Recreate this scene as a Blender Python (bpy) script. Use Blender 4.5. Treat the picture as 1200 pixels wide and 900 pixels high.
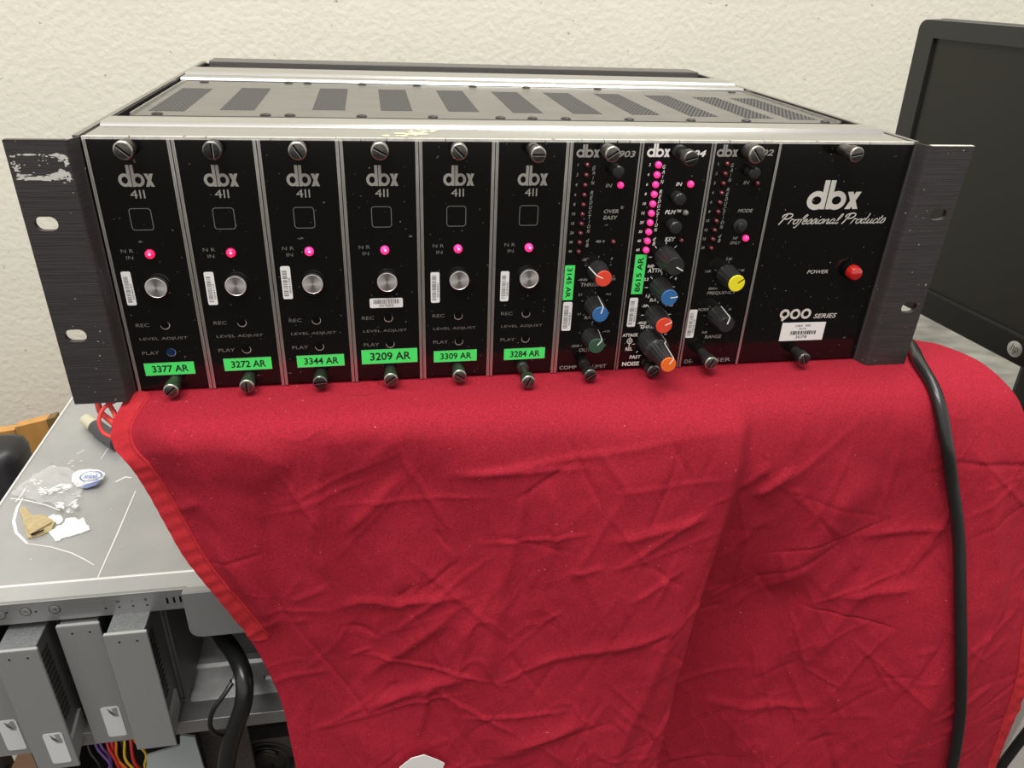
import bpy, bmesh, math, random
from mathutils import Vector, Matrix, noise
R = random.Random(7)
PI = math.pi
S = bpy.context.scene
for o in list(bpy.data.objects): bpy.data.objects.remove(o)
COL = S.collection

# ------------------------------------------------------------------ camera
F = 879.4
CP = Vector((.13, -.3806, .0716))
rx, ry, rz = .4973, .1928, .0445
fw = Vector((math.sin(ry)*math.cos(rx), math.cos(ry)*math.cos(rx), -math.sin(rx)))
rt = Vector((math.cos(ry), -math.sin(ry), 0))
up = rt.cross(fw)
r2 = rt*math.cos(rz) + up*math.sin(rz)
u2 = -rt*math.sin(rz) + up*math.cos(rz)
cam_d = bpy.data.cameras.new('camera'); cam = bpy.data.objects.new('camera', cam_d); COL.objects.link(cam)
m = Matrix((r2, u2, -fw)).transposed().to_4x4(); m.translation = CP
cam.matrix_world = m
cam_d.sensor_width = 36; cam_d.lens = F/1200*36; cam_d.clip_start = .01; cam_d.clip_end = 60
S.camera = cam

# ------------------------------------------------------------------ world and lights
W = bpy.data.worlds.new('room_light'); S.world = W; W.use_nodes = True
W.node_tree.nodes['Background'].inputs[0].default_value = (1, .97, .92, 1)
W.node_tree.nodes['Background'].inputs[1].default_value = .62
def area(name, loc, target, sx, sy, power, col=(1, .985, .955)):
    l = bpy.data.lights.new(name, 'AREA'); l.shape = 'RECTANGLE'; l.size = sx; l.size_y = sy; l.energy = power; l.color = col
    o = bpy.data.objects.new(name, l); COL.objects.link(o); o.location = loc
    o.rotation_euler = (Vector(target)-Vector(loc)).to_track_quat('-Z', 'Y').to_euler()
    return o
area('ceiling_lamp_front', (-.35, -.55, 1.45), (.15, -.1, -.2), 1.2, .35, 17)
area('ceiling_lamp_back', (.5, .05, 1.5), (.4, .1, -.2), 1.4, .5, 16)
S.view_settings.view_transform = 'Standard'; S.view_settings.look = 'None'
S.view_settings.gamma = 1; S.view_settings.use_curve_mapping = False
S.view_settings.exposure = .44

# ------------------------------------------------------------------ helpers
def ray(x, y): return fw + r2*((x-600)/F) + u2*((450-y)/F)
def onY(x, y, Y):
    d = ray(x, y); return CP + d*((Y-CP.y)/d.y)
def onZ(x, y, Z):
    d = ray(x, y); return CP + d*((Z-CP.z)/d.z)

def srgb(r, g, b):
    f = lambda c: (c/255/12.92) if c/255 <= .04045 else ((c/255+.055)/1.055)**2.4
    return (f(r), f(g), f(b), 1)
MATS = {}
def mat(name, col, rough=.5, metal=0, var=0, vscale=(60, 60, 60), bump=0, bscale=(200, 200, 200), bdist=.0005,
        emit=None, estr=0, sheen=0, spec=.5, alpha=1, coat=0, col2=None, detail=4, trans=0):
    if name in MATS: return MATS[name]
    M = bpy.data.materials.new(name); M.use_nodes = True; MATS[name] = M
    nt = M.node_tree; N = nt.nodes; L = nt.links; b = N['Principled BSDF']
    b.inputs['Base Color'].default_value = col; b.inputs['Roughness'].default_value = rough
    b.inputs['Metallic'].default_value = metal; b.inputs['Specular IOR Level'].default_value = spec
    b.inputs['Sheen Weight'].default_value = sheen; b.inputs['Alpha'].default_value = alpha
    b.inputs['Coat Weight'].default_value = coat; b.inputs['Transmission Weight'].default_value = trans
    if emit: b.inputs['Emission Color'].default_value = emit; b.inputs['Emission Strength'].default_value = estr
    if var or bump:
        tc = N.new('ShaderNodeTexCoord')
    if var:
        mp = N.new('ShaderNodeMapping'); mp.inputs['Scale'].default_value = vscale; L.new(tc.outputs['Object'], mp.inputs[0])
        nz = N.new('ShaderNodeTexNoise'); nz.inputs['Scale'].default_value = 1; nz.inputs['Detail'].default_value = detail
        L.new(mp.outputs[0], nz.inputs['Vector'])
        rp = N.new('ShaderNodeValToRGB'); rp.color_ramp.elements[0].position = .3; rp.color_ramp.elements[1].position = .7
        c2 = col2 or tuple(min(1, c*(1+var)) for c in col[:3])+(1,)
        c1 = tuple(c*(1-var) for c in col[:3])+(1,) if not col2 else col
        rp.color_ramp.elements[0].color = c1; rp.color_ramp.elements[1].color = c2
        L.new(nz.outputs[0], rp.inputs[0]); L.new(rp.outputs[0], b.inputs['Base Color'])
    if bump:
        mp = N.new('ShaderNodeMapping'); mp.inputs['Scale'].default_value = bscale; L.new(tc.outputs['Object'], mp.inputs[0])
        nz = N.new('ShaderNodeTexNoise'); nz.inputs['Scale'].default_value = 1; nz.inputs['Detail'].default_value = 3
        L.new(mp.outputs[0], nz.inputs['Vector'])
        bp = N.new('ShaderNodeBump'); bp.inputs['Strength'].default_value = bump; bp.inputs['Distance'].default_value = bdist
        L.new(nz.outputs[0], bp.inputs['Height']); L.new(bp.outputs[0], b.inputs['Normal'])
    return M
def base_socket(M):
    b = M.node_tree.nodes['Principled BSDF']; s = b.inputs['Base Color']
    return b, s
def overlay(M, scale, lo, hi, col, dist=None, box=None, detail=2, seed=0, world=False):
    """mix a wear colour over the base colour where a noise passes a threshold (optionally only inside a box in metres)"""
    nt = M.node_tree; N = nt.nodes; L = nt.links; b, s = base_socket(M)
    tc = N.new('ShaderNodeTexCoord'); mp = N.new('ShaderNodeMapping'); mp.inputs['Scale'].default_value = scale
    mp.inputs['Location'].default_value = (seed, seed*1.7, seed*.3)
    L.new(N.new('ShaderNodeNewGeometry').outputs['Position'] if world else tc.outputs['Object'], mp.inputs[0])
    nz = N.new('ShaderNodeTexNoise'); nz.inputs['Scale'].default_value = 1; nz.inputs['Detail'].default_value = detail
    L.new(mp.outputs[0], nz.inputs['Vector'])
    mr = N.new('ShaderNodeMapRange'); mr.inputs[1].default_value = lo; mr.inputs[2].default_value = hi
    L.new(nz.outputs[0], mr.inputs[0]); fac = mr.outputs[0]
    if box:
        sx = N.new('ShaderNodeSeparateXYZ'); L.new(tc.outputs['Object'], sx.inputs[0])
        for ax, a, c in box:
            for op, v, sgn in (('GREATER_THAN', a, 1), ('LESS_THAN', c, 1)):
                q = N.new('ShaderNodeMath'); q.operation = op; L.new(sx.outputs[ax], q.inputs[0]); q.inputs[1].default_value = v
                k = N.new('ShaderNodeMath'); k.operation = 'MULTIPLY'; L.new(q.outputs[0], k.inputs[0]); L.new(fac, k.inputs[1]); fac = k.outputs[0]
    mx = N.new('ShaderNodeMix'); mx.data_type = 'RGBA'; L.new(fac, mx.inputs[0])
    if s.is_linked: L.new(s.links[0].from_socket, mx.inputs[6])
    else: mx.inputs[6].default_value = s.default_value
    mx.inputs[7].default_value = col
    L.new(mx.outputs[2], s)
    return fac

class MB:
    def __init__(s): s.v = []; s.f = []; s.m = []; s.mi = 0
    def add(s, vs, fs):
        o = len(s.v); s.v += [tuple(p) for p in vs]; s.f += [tuple(i+o for i in f) for f in fs]; s.m += [s.mi]*len(fs); return s
    def box(s, x0, x1, y0, y1, z0, z1, ch=0):
        if ch <= 0:
            vs = [(x, y, z) for z in (z0, z1) for y in (y0, y1) for x in (x0, x1)]
            return s.add(vs, [(0, 2, 3, 1), (4, 5, 7, 6), (0, 1, 5, 4), (2, 6, 7, 3), (0, 4, 6, 2), (1, 3, 7, 5)])
        bm = bmesh.new(); r = bmesh.ops.create_cube(bm, size=1)
        for v in bm.verts: v.co = Vector(((x0+x1)/2+v.co.x*(x1-x0), (y0+y1)/2+v.co.y*(y1-y0), (z0+z1)/2+v.co.z*(z1-z0)))
        bmesh.ops.bevel(bm, geom=bm.edges[:], offset=ch, segments=2, affect='EDGES', profile=.5)
        bm.verts.ensure_lookup_table(); s.add([v.co[:] for v in bm.verts], [[q.index for q in f.verts] for f in bm.faces]); bm.free(); return s
    def lathe(s, prof, c=(0, 0, 0), n=32, flute=0, nf=0, axis='Y'):
        """profile of (radius, height along -Y); fluted radius when flute>0 on flagged rows"""
        vs = []; fs = []
        for j, p in enumerate(prof):
            r, h = p[0], p[1]; fl = flute if len(p) > 2 and p[2] else 0
            for i in range(n):
                a = 2*PI*i/n; rr = r*(1-fl*(.5+.5*math.cos(nf*a))**2) if fl else r
                if axis == 'Y': vs.append((c[0]+rr*math.cos(a), c[1]-h, c[2]+rr*math.sin(a)))
                else: vs.append((c[0]+rr*math.cos(a), c[1]-rr*math.sin(a), c[2]+h))
        for j in range(len(prof)-1):
            for i in range(n):
                a, b = j*n+i, j*n+(i+1) % n; fs.append((a, b, b+n, a+n))
        fs.append(tuple(range(n))[::-1]); fs.append(tuple((len(prof)-1)*n+i for i in range(n)))
        return s.add(vs, fs)
    def tube(s, pts, r, n=10, smooth=6):
        pts = [Vector(p) for p in pts]
        if smooth: pts = crom(pts, smooth)
        ref = Vector((0, 0, 1)); vs = []; fs = []
        rs = r if isinstance(r, (list, tuple)) else None
        for i, p in enumerate(pts):
            t = (pts[min(i+1, len(pts)-1)]-pts[max(i-1, 0)]).normalized()
            if i == 0:
                ref = t.orthogonal().normalized()
            ref = (ref - t*ref.dot(t)).normalized(); b = t.cross(ref)
            rr = r if not rs else rs[0]+(rs[1]-rs[0])*i/(len(pts)-1)
            for k in range(n):
                a = 2*PI*k/n; vs.append(p+ref*(rr*math.cos(a))+b*(rr*math.sin(a)))
        for i in range(len(pts)-1):
            for k in range(n):
                a, b = i*n+k, i*n+(k+1) % n; fs.append((a, b, b+n, a+n))
        fs.append(tuple(range(n))[::-1]); fs.append(tuple((len(pts)-1)*n+i for i in range(n)))
        return s.add(vs, fs)
    def prism(s, poly, d):
        """extrude a 3D polygon along the vector d"""
        n = len(poly); poly = [Vector(p) for p in poly]; d = Vector(d)
        vs = poly+[p+d for p in poly]
        fs = [tuple(range(n))[::-1], tuple(range(n, 2*n))]+[(i, (i+1) % n, (i+1) % n+n, i+n) for i in range(n)]
        return s.add(vs, fs)
    def merge(s, me, M=Matrix()):
        return s.add([M @ v.co for v in me.vertices], [tuple(p.vertices) for p in me.polygons])
    def build(s, name, m_, parent=None, smooth=False, kind=None, label=None, rot=None):
        me = bpy.data.meshes.new(name); me.from_pydata(s.v, [], s.f); me.update()
        ms = m_ if isinstance(m_, (list, tuple)) else [m_]
        for q in ms: me.materials.append(q)
        if len(ms) > 1: me.polygons.foreach_set('material_index', s.m)
        bm = bmesh.new(); bm.from_mesh(me); bmesh.ops.recalc_face_normals(bm, faces=bm.faces); bm.to_mesh(me); bm.free()
        if smooth: 
            me.shade_smooth(); me.set_sharp_from_angle(angle=math.radians(smooth if smooth is not True else 40))
        o = bpy.data.objects.new(name, me); COL.objects.link(o)
        if parent: o.parent = parent
        if kind: o['kind'] = kind
        if label: o['label'] = label
        return o
def crom(pts, k):
    out = []; n = len(pts)
    for i in range(n-1):
        p0, p1, p2, p3 = pts[max(i-1, 0)], pts[i], pts[i+1], pts[min(i+2, n-1)]
        for j in range(k):
            t = j/k
            out.append(.5*((2*p1)+(p2-p0)*t+(2*p0-5*p1+4*p2-p3)*t*t+(3*p1-p0-3*p2+p3)*t**3))
    out.append(pts[-1]); return out
def thing(name, label, cat, loc=(0, 0, 0), group=None):
    o = bpy.data.objects.new(name, None); COL.objects.link(o); o.location = loc; o.empty_display_size = .02
    o['label'] = label; o['category'] = cat
    if group: o['group'] = group
    return o
def tag(o, label, cat, group=None):
    o['label'] = label; o['category'] = cat
    if group: o['group'] = group
    return o
def curve_mesh(splines, depth=0, bev=0):
    cu = bpy.data.curves.new('t', 'CURVE'); cu.dimensions = '2D'; cu.fill_mode = 'BOTH'; cu.extrude = depth
    for pl in splines:
        sp = cu.splines.new('POLY'); sp.points.add(len(pl)-1); sp.use_cyclic_u = True
        for i, p in enumerate(pl): sp.points[i].co = (p[0], p[1], 0, 1)
    o = bpy.data.objects.new('t', cu); COL.objects.link(o)
    dg = bpy.context.evaluated_depsgraph_get(); me = bpy.data.meshes.new_from_object(o.evaluated_get(dg))
    bpy.data.objects.remove(o); return me
TC = {}
def text_mesh(s, bold=0, shear=0):
    k = (s, bold, shear)
    if k not in TC:
        cu = bpy.data.curves.new('t', 'FONT'); cu.body = s; cu.size = 1; cu.offset = bold; cu.shear = shear; cu.resolution_u = 3
        o = bpy.data.objects.new('t', cu); COL.objects.link(o)
        dg = bpy.context.evaluated_depsgraph_get(); me = bpy.data.meshes.new_from_object(o.evaluated_get(dg))
        bpy.data.objects.remove(o)
        xs = [v.co.x for v in me.vertices]; ys = [v.co.y for v in me.vertices]
        TC[k] = (me, min(xs), max(xs), min(ys), max(ys))
    return TC[k]
MM = .001
def put(mb, s, x0, x1, z0, z1, y, bold=.012, shear=0, rot=0, T=None):
    """print text so that its ink fills the box x0..x1, z0..z1 (mm) on the plane y (m); rot in quarter turns"""
    me, a, b, c, d = text_mesh(s, bold, shear)
    if rot % 2 == 0: w, h = x1-x0, z1-z0
    else: w, h = z1-z0, x1-x0
    cx, cz = (x0+x1)/2, (z0+z1)/2; ang = rot*PI/2
    if w is None: w = h*(b-a)/(d-c)
    sx, sy = w/(b-a), h/(d-c); vs = []
    for v in me.vertices:
        X = (v.co.x-(a+b)/2)*sx; Y = (v.co.y-(c+d)/2)*sy
        X, Y = X*math.cos(ang)-Y*math.sin(ang), X*math.sin(ang)+Y*math.cos(ang)
        q = Vector(((cx+X)*MM, y, (cz+Y)*MM))
        vs.append(T @ q if T else q)
    mb.add(vs, [tuple(p.vertices) for p in me.polygons])
def put_w(mb, s, xc, zc, h, y, **k):
    """text of cap height h centred at xc, zc with its own proportions"""
    me, a, b, c, d = text_mesh(s, k.get('bold', .012), k.get('shear', 0)); w = h*(b-a)/.72
    hh = h*(d-c)/.72
    put(mb, s, xc-w/2, xc+w/2, zc-hh/2, zc+hh/2, y, **k)
def stroke(mb, pts, w, y, closed=False, T=None):
    """flat ribbon through 2D points in mm on the plane y"""
    n = len(pts); vs = []
    P_ = [Vector((p[0], p[1])) for p in pts]
    for i, p in enumerate(P_):
        a = P_[(i-1) % n] if closed or i > 0 else p; b = P_[(i+1) % n] if closed or i < n-1 else p
        t = (b-a); t = t.normalized() if t.length > 1e-9 else Vector((1, 0)); q = Vector((-t.y, t.x))*w/2
        for e in (p+q, p-q):
            V = Vector((e.x*MM, y, e.y*MM)); vs.append(T @ V if T else V)
    fs = [(2*i, 2*i+1, 2*i+3, 2*i+2) for i in range(n-1)]
    if closed: fs.append((2*n-2, 2*n-1, 1, 0))
    mb.add(vs, fs)
def ringpts(cx, cz, a, b=None, n=28): 
    b = b or a
    return [(cx+a*math.cos(2*PI*i/n), cz+b*math.sin(2*PI*i/n)) for i in range(n)]
def rrect(x0, x1, z0, z1, r, n=5):
    out = []
    for cx, cz, a0 in ((x1-r, z1-r, 0), (x0+r, z1-r, 90), (x0+r, z0+r, 180), (x1-r, z0+r, 270)):
        for i in range(n+1):
            a = math.radians(a0+90*i/n); out.append((cx+r*math.cos(a), cz+r*math.sin(a)))
    return out
def logo(mb, x0, x1, z0, z1, y):
    """three letter maker's mark: round bowls, tall stems side by side, crossed strokes"""
    W_, H_ = 15.6, 10.3; sx, sz = (x1-x0)/W_, (z1-z0)/H_
    X = lambda q: [(x0+a*sx, z0+b*sz) for a, b in q]
    w = 1.45
    for cx in (2.85, 8.75):
        mid = ringpts(cx, 3.15, 2.1, 2.42); stroke(mb, X(mid), w*sx, y, True)
    for xx in (4.2, 5.98):
        a, b = x0+xx*sx, x0+(xx+1.45)*sx
        mb.add([(a*MM, y-2e-6, z0*MM), (b*MM, y-2e-6, z0*MM), (b*MM, y-2e-6, z1*MM), (a*MM, y-2e-6, z1*MM)], [(0, 1, 2, 3)])
    for pa, pb, o_ in (((11.7, 0), (14.2, 6.2), 4e-6), ((11.6, 6.2), (14.2, 0), 6e-6)):
        q = X([(pa[0], pa[1]), (pa[0]+1.65, pa[1]), (pb[0]+1.5, pb[1]), (pb[0]-.1, pb[1])])
        mb.add([(a*MM, y-o_, b*MM) for a, b in q], [(0, 1, 2, 3)])
def nine(mb, x0, x1, z0, z1, y, w):
    h = z1-z0; r = (x1-x0)/2-w/2
    stroke(mb, ringpts((x0+x1)/2, z1-r-w/2, r), w, y, True)
    stroke(mb, [((x0+x1)/2+r*.9, z1-r-w/2-.15*h), (x0+(x1-x0)*.3, z0)], w, y-2e-6)
def zero(mb, x0, x1, z0, z1, y, w): stroke(mb, ringpts((x0+x1)/2, (z0+z1)/2, (x1-x0-w)/2, (z1-z0-w)/2), w, y, True)

# ------------------------------------------------------------------ materials
BLK = mat('black_gloss_panel', (.0045, .004, .004, 1), .13, 0, spec=.45)
overlay(BLK, (700, 700, 700), .745, .79, (.3, .29, .27, 1), detail=1, world=True)
overlay(BLK, (220, 40, 380), .74, .78, (.14, .13, .12, 1), detail=2, seed=4, world=True)
ALU = mat('brushed_aluminium', (.50, .495, .48, 1), .32, 1, var=.12, vscale=(8, 300, 300), bump=.15, bscale=(10, 900, 900), bdist=.0002)
ALUR = mat('divider_aluminium', (.62, .6, .56, 1), .38, 1, var=.2, vscale=(300, 300, 40))
PLATE = mat('top_plate_metal', (.25, .245, .235, 1), .34, 1, var=.12, vscale=(30, 60, 60), bump=.1, bscale=(60, 400, 60), bdist=.0003)
EARM = mat('black_brushed_ear', (.046, .042, .042, 1), .42, .3, var=.3, vscale=(40, 40, 2200), bump=.5, bscale=(30, 30, 2600), bdist=.0003, detail=6)
overlay(EARM, (600, 600, 600), .77, .8, (.5, .48, .45, 1), detail=1)
EDGEW = mat('chipped_bright_edge', (.78, .76, .7, 1), .4, .6, var=.15, vscale=(200, 200, 200))
overlay(EDGEW, (420, 100, 100), .62, .66, (.03, .03, .03, 1), detail=3)
VENT = mat('vent_slots', (.06, .058, .055, 1), .7, 0, spec=.15)
def vent_nodes(M):
    nt = M.node_tree; N = nt.nodes; L = nt.links; b, s = base_socket(M)
    tc = N.new('ShaderNodeTexCoord'); sp = N.new('ShaderNodeSeparateXYZ'); L.new(tc.outputs['Object'], sp.inputs[0])
    def wv(o, per):
        a = N.new('ShaderNodeMath'); a.operation = 'MULTIPLY'; L.new(o, a.inputs[0]); a.inputs[1].default_value = 2*PI/per
        c = N.new('ShaderNodeMath'); c.operation = 'SINE'; L.new(a.outputs[0], c.inputs[0]); return c.outputs[0]
    k = N.new('ShaderNodeMath'); k.operation = 'MULTIPLY'; L.new(wv(sp.outputs[0], .0026), k.inputs[0]); L.new(wv(sp.outputs[1], .0052), k.inputs[1])
    mr = N.new('ShaderNodeMapRange'); L.new(k.outputs[0], mr.inputs[0]); mr.inputs[1].default_value = -.15; mr.inputs[2].default_value = .15
    mx = N.new('ShaderNodeMix'); mx.data_type = 'RGBA'; L.new(mr.outputs[0], mx.inputs[0])
    mx.inputs[6].default_value = (.02, .02, .02, 1); mx.inputs[7].default_value = (.11, .107, .10, 1); L.new(mx.outputs[2], s)
vent_nodes(VENT)
DARKM = mat('dark_metal_side', (.05, .048, .045, 1), .4, .6)
PRINT = mat('silver_grey_ink', srgb(150, 147, 140), .6)
PRINTD = mat('faint_grey_ink', srgb(108, 105, 100), .6)
PRINTW = mat('white_ink', srgb(235, 232, 226), .6)
SCREW = mat('thumbscrew_steel', (.115, .11, .10, 1), .34, .85, var=.3, vscale=(900, 900, 900))
SCREWD = mat('thumbscrew_blackened', (.035, .034, .032, 1), .35, .6, var=.3, vscale=(900, 900, 900))
SLOT = mat('slot_black', (.002, .002, .002, 1), .7, spec=.08)
SHINE = mat('bright_worn_edge', (.75, .73, .68, 1), .3, 1)
LEDR = mat('lit_red_lens', (.9, .02, .12, 1), .2, emit=(1, .012, .085, 1), estr=.7)
LEDP = mat('lit_pink_lens', (.9, .05, .3, 1), .2, emit=(1, .03, .2, 1), estr=.6)
LEDC = mat('lit_lens_core', (1, .4, .6, 1), .2, emit=(1, .3, .5, 1), estr=1.1)
LEDD = mat('unlit_red_lens', (.09, .006, .009, 1), .12, coat=.6)
LEDG = mat('clear_grey_lens', (.25, .25, .22, 1), .15)
KNOB = mat('black_knob_plastic', (.02, .02, .02, 1), .36, var=.2, vscale=(200, 200, 200))
SILV = mat('spun_aluminium_button', (.9, .89, .87, 1), .3, 1)
def aniso(M):
    N = M.node_tree.nodes; b = N['Principled BSDF']; b.inputs['Anisotropic'].default_value = .85
    t = N.new('ShaderNodeTangent'); t.direction_type = 'RADIAL'; t.axis = 'Y'; M.node_tree.links.new(t.outputs[0], b.inputs['Tangent'])
aniso(SILV)
GREEN = mat('fluorescent_green_label', srgb(72, 236, 108), .45)
WHITE = mat('white_label_stock', srgb(232, 232, 230), .45)
INK = mat('black_ink', (.01, .01, .012, 1), .5)
INKG = mat('grey_ink_on_label', (.12, .12, .13, 1), .5)
CAPS = {'red': mat('red_cap', srgb(226, 70, 48), .4), 'blue': mat('blue_cap', srgb(48, 104, 160), .4), 'green': mat('dark_green_cap', srgb(48, 84, 64), .4),
        'orange': mat('orange_cap', srgb(238, 110, 38), .4), 'yellow': mat('yellow_cap', srgb(240, 226, 40), .4)}
CLOTH = mat('red_cotton', (.315, .0135, .028, 1), .85, var=.22, vscale=(900, 900, 900), spec=.15)
HEM = mat('red_cotton_hem', (.42, .022, .030, 1), .85, var=.15, vscale=(900, 900, 900), spec=.15)
def cloth_bump(M):
    nt = M.node_tree; N = nt.nodes; L = nt.links; b = N['Principled BSDF']; tc = N.new('ShaderNodeTexCoord')
    prev = None
    def nz(scale, detail=3, rough=.6):
        mp = N.new('ShaderNodeMapping'); mp.inputs['Scale'].default_value = scale; L.new(tc.outputs['Object'], mp.inputs[0])
        n = N.new('ShaderNodeTexNoise'); n.inputs['Scale'].default_value = 1; n.inputs['Detail'].default_value = detail; n.inputs['Roughness'].default_value = rough
        L.new(mp.outputs[0], n.inputs['Vector']); return n.outputs
    for k, (scale, dist, w) in enumerate((((13, 13, 7), .0011, .035), ((30, 30, 18), .0006, .04))):
        # sharp crinkle lines where a noise crosses its middle value
        o = nz(scale, 1.2, .4); a = N.new('ShaderNodeMath'); a.operation = 'SUBTRACT'; L.new(o[0], a.inputs[0]); a.inputs[1].default_value = .5
        c = N.new('ShaderNodeMath'); c.operation = 'ABSOLUTE'; L.new(a.outputs[0], c.inputs[0])
        r = N.new('ShaderNodeMapRange'); L.new(c.outputs[0], r.inputs[0]); r.inputs[1].default_value = 0; r.inputs[2].default_value = w; r.inputs[3].default_value = 1; r.inputs[4].default_value = 0
        m2 = nz((7, 7, 7), 1); r2_ = N.new('ShaderNodeMapRange'); L.new(m2[0], r2_.inputs[0]); r2_.inputs[1].default_value = .42; r2_.inputs[2].default_value = .6
        h = N.new('ShaderNodeMath'); h.operation = 'MULTIPLY'; L.new(r.outputs[0], h.inputs[0]); L.new(r2_.outputs[0], h.inputs[1])
        bp = N.new('ShaderNodeBump'); bp.inputs['Strength'].default_value = .8; bp.inputs['Distance'].default_value = dist; L.new(h.outputs[0], bp.inputs['Height'])
        if prev: L.new(prev, bp.inputs['Normal'])
        prev = bp.outputs[0]
    o = nz((1600, 1600, 1600), 2); bp = N.new('ShaderNodeBump'); bp.inputs['Strength'].default_value = .5; bp.inputs['Distance'].default_value = .00025
    L.new(o[0], bp.inputs['Height']); L.new(prev, bp.inputs['Normal']); L.new(bp.outputs[0], b.inputs['Normal'])
cloth_bump(CLOTH)
overlay(CLOTH, (500, 500, 500), .74, .8, (.62, .18, .18, 1), detail=2)
WALLM = mat('rough_painted_wall', srgb(228, 224, 209), .8, var=.035, vscale=(7, 7, 7), bump=.45, bscale=(130, 130, 130), bdist=.0022)
overlay(WALLM, (120, 120, 150), .70, .76, srgb(150, 140, 122), box=None, detail=5)
RUBB = mat('black_cable_rubber', (.012, .012, .012, 1), .3, spec=.6, bump=.1, bscale=(300, 300, 300))
CHG = mat('grey_server_metal', (.40, .40, .395, 1), .42, .35, var=.08, vscale=(25, 25, 25), bump=.1, bscale=(600, 600, 600), bdist=.0002)
overlay(CHG, (150, 60, 150), .70, .76, (.18, .17, .16, 1), detail=5)
overlay(CHG, (400, 400, 400), .72, .76, (.7, .69, .66, 1), detail=4, seed=3)
SLED = mat('grey_sled_plastic', (.28, .28, .28, 1), .42, .25, var=.06, vscale=(900, 900, 900))
STRIPM = mat('grey_front_strip', (.30, .30, .30, 1), .35, .6, var=.06, vscale=(10, 900, 900))
SLEDD = mat('dark_sled_side', (.10, .098, .098, 1), .5)
DRV = mat('black_drive_body', (.018, .016, .018, 1), .55)
SHINY = mat('shiny_bay_floor', (.85, .85, .83, 1), .35, .35, var=.2, vscale=(60, 60, 60))

# ------------------------------------------------------------------ the room
def plane_box(name, x0, x1, y0, y1, z0, z1, m_, ch=0):
    o = MB().box(x0, x1, y0, y1, z0, z1, ch).build(name, m_); o['kind'] = 'structure'; return o
plane_box('wall_back', -3, 4, .64, .76, -1.35, 1.6, WALLM)
plane_box('floor', -6, 7, -8, .64, -1.4, -1.35, mat('dark_carpet', (.05, .045, .04, 1), .9, var=.3, vscale=(40, 40, 40)))

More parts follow.
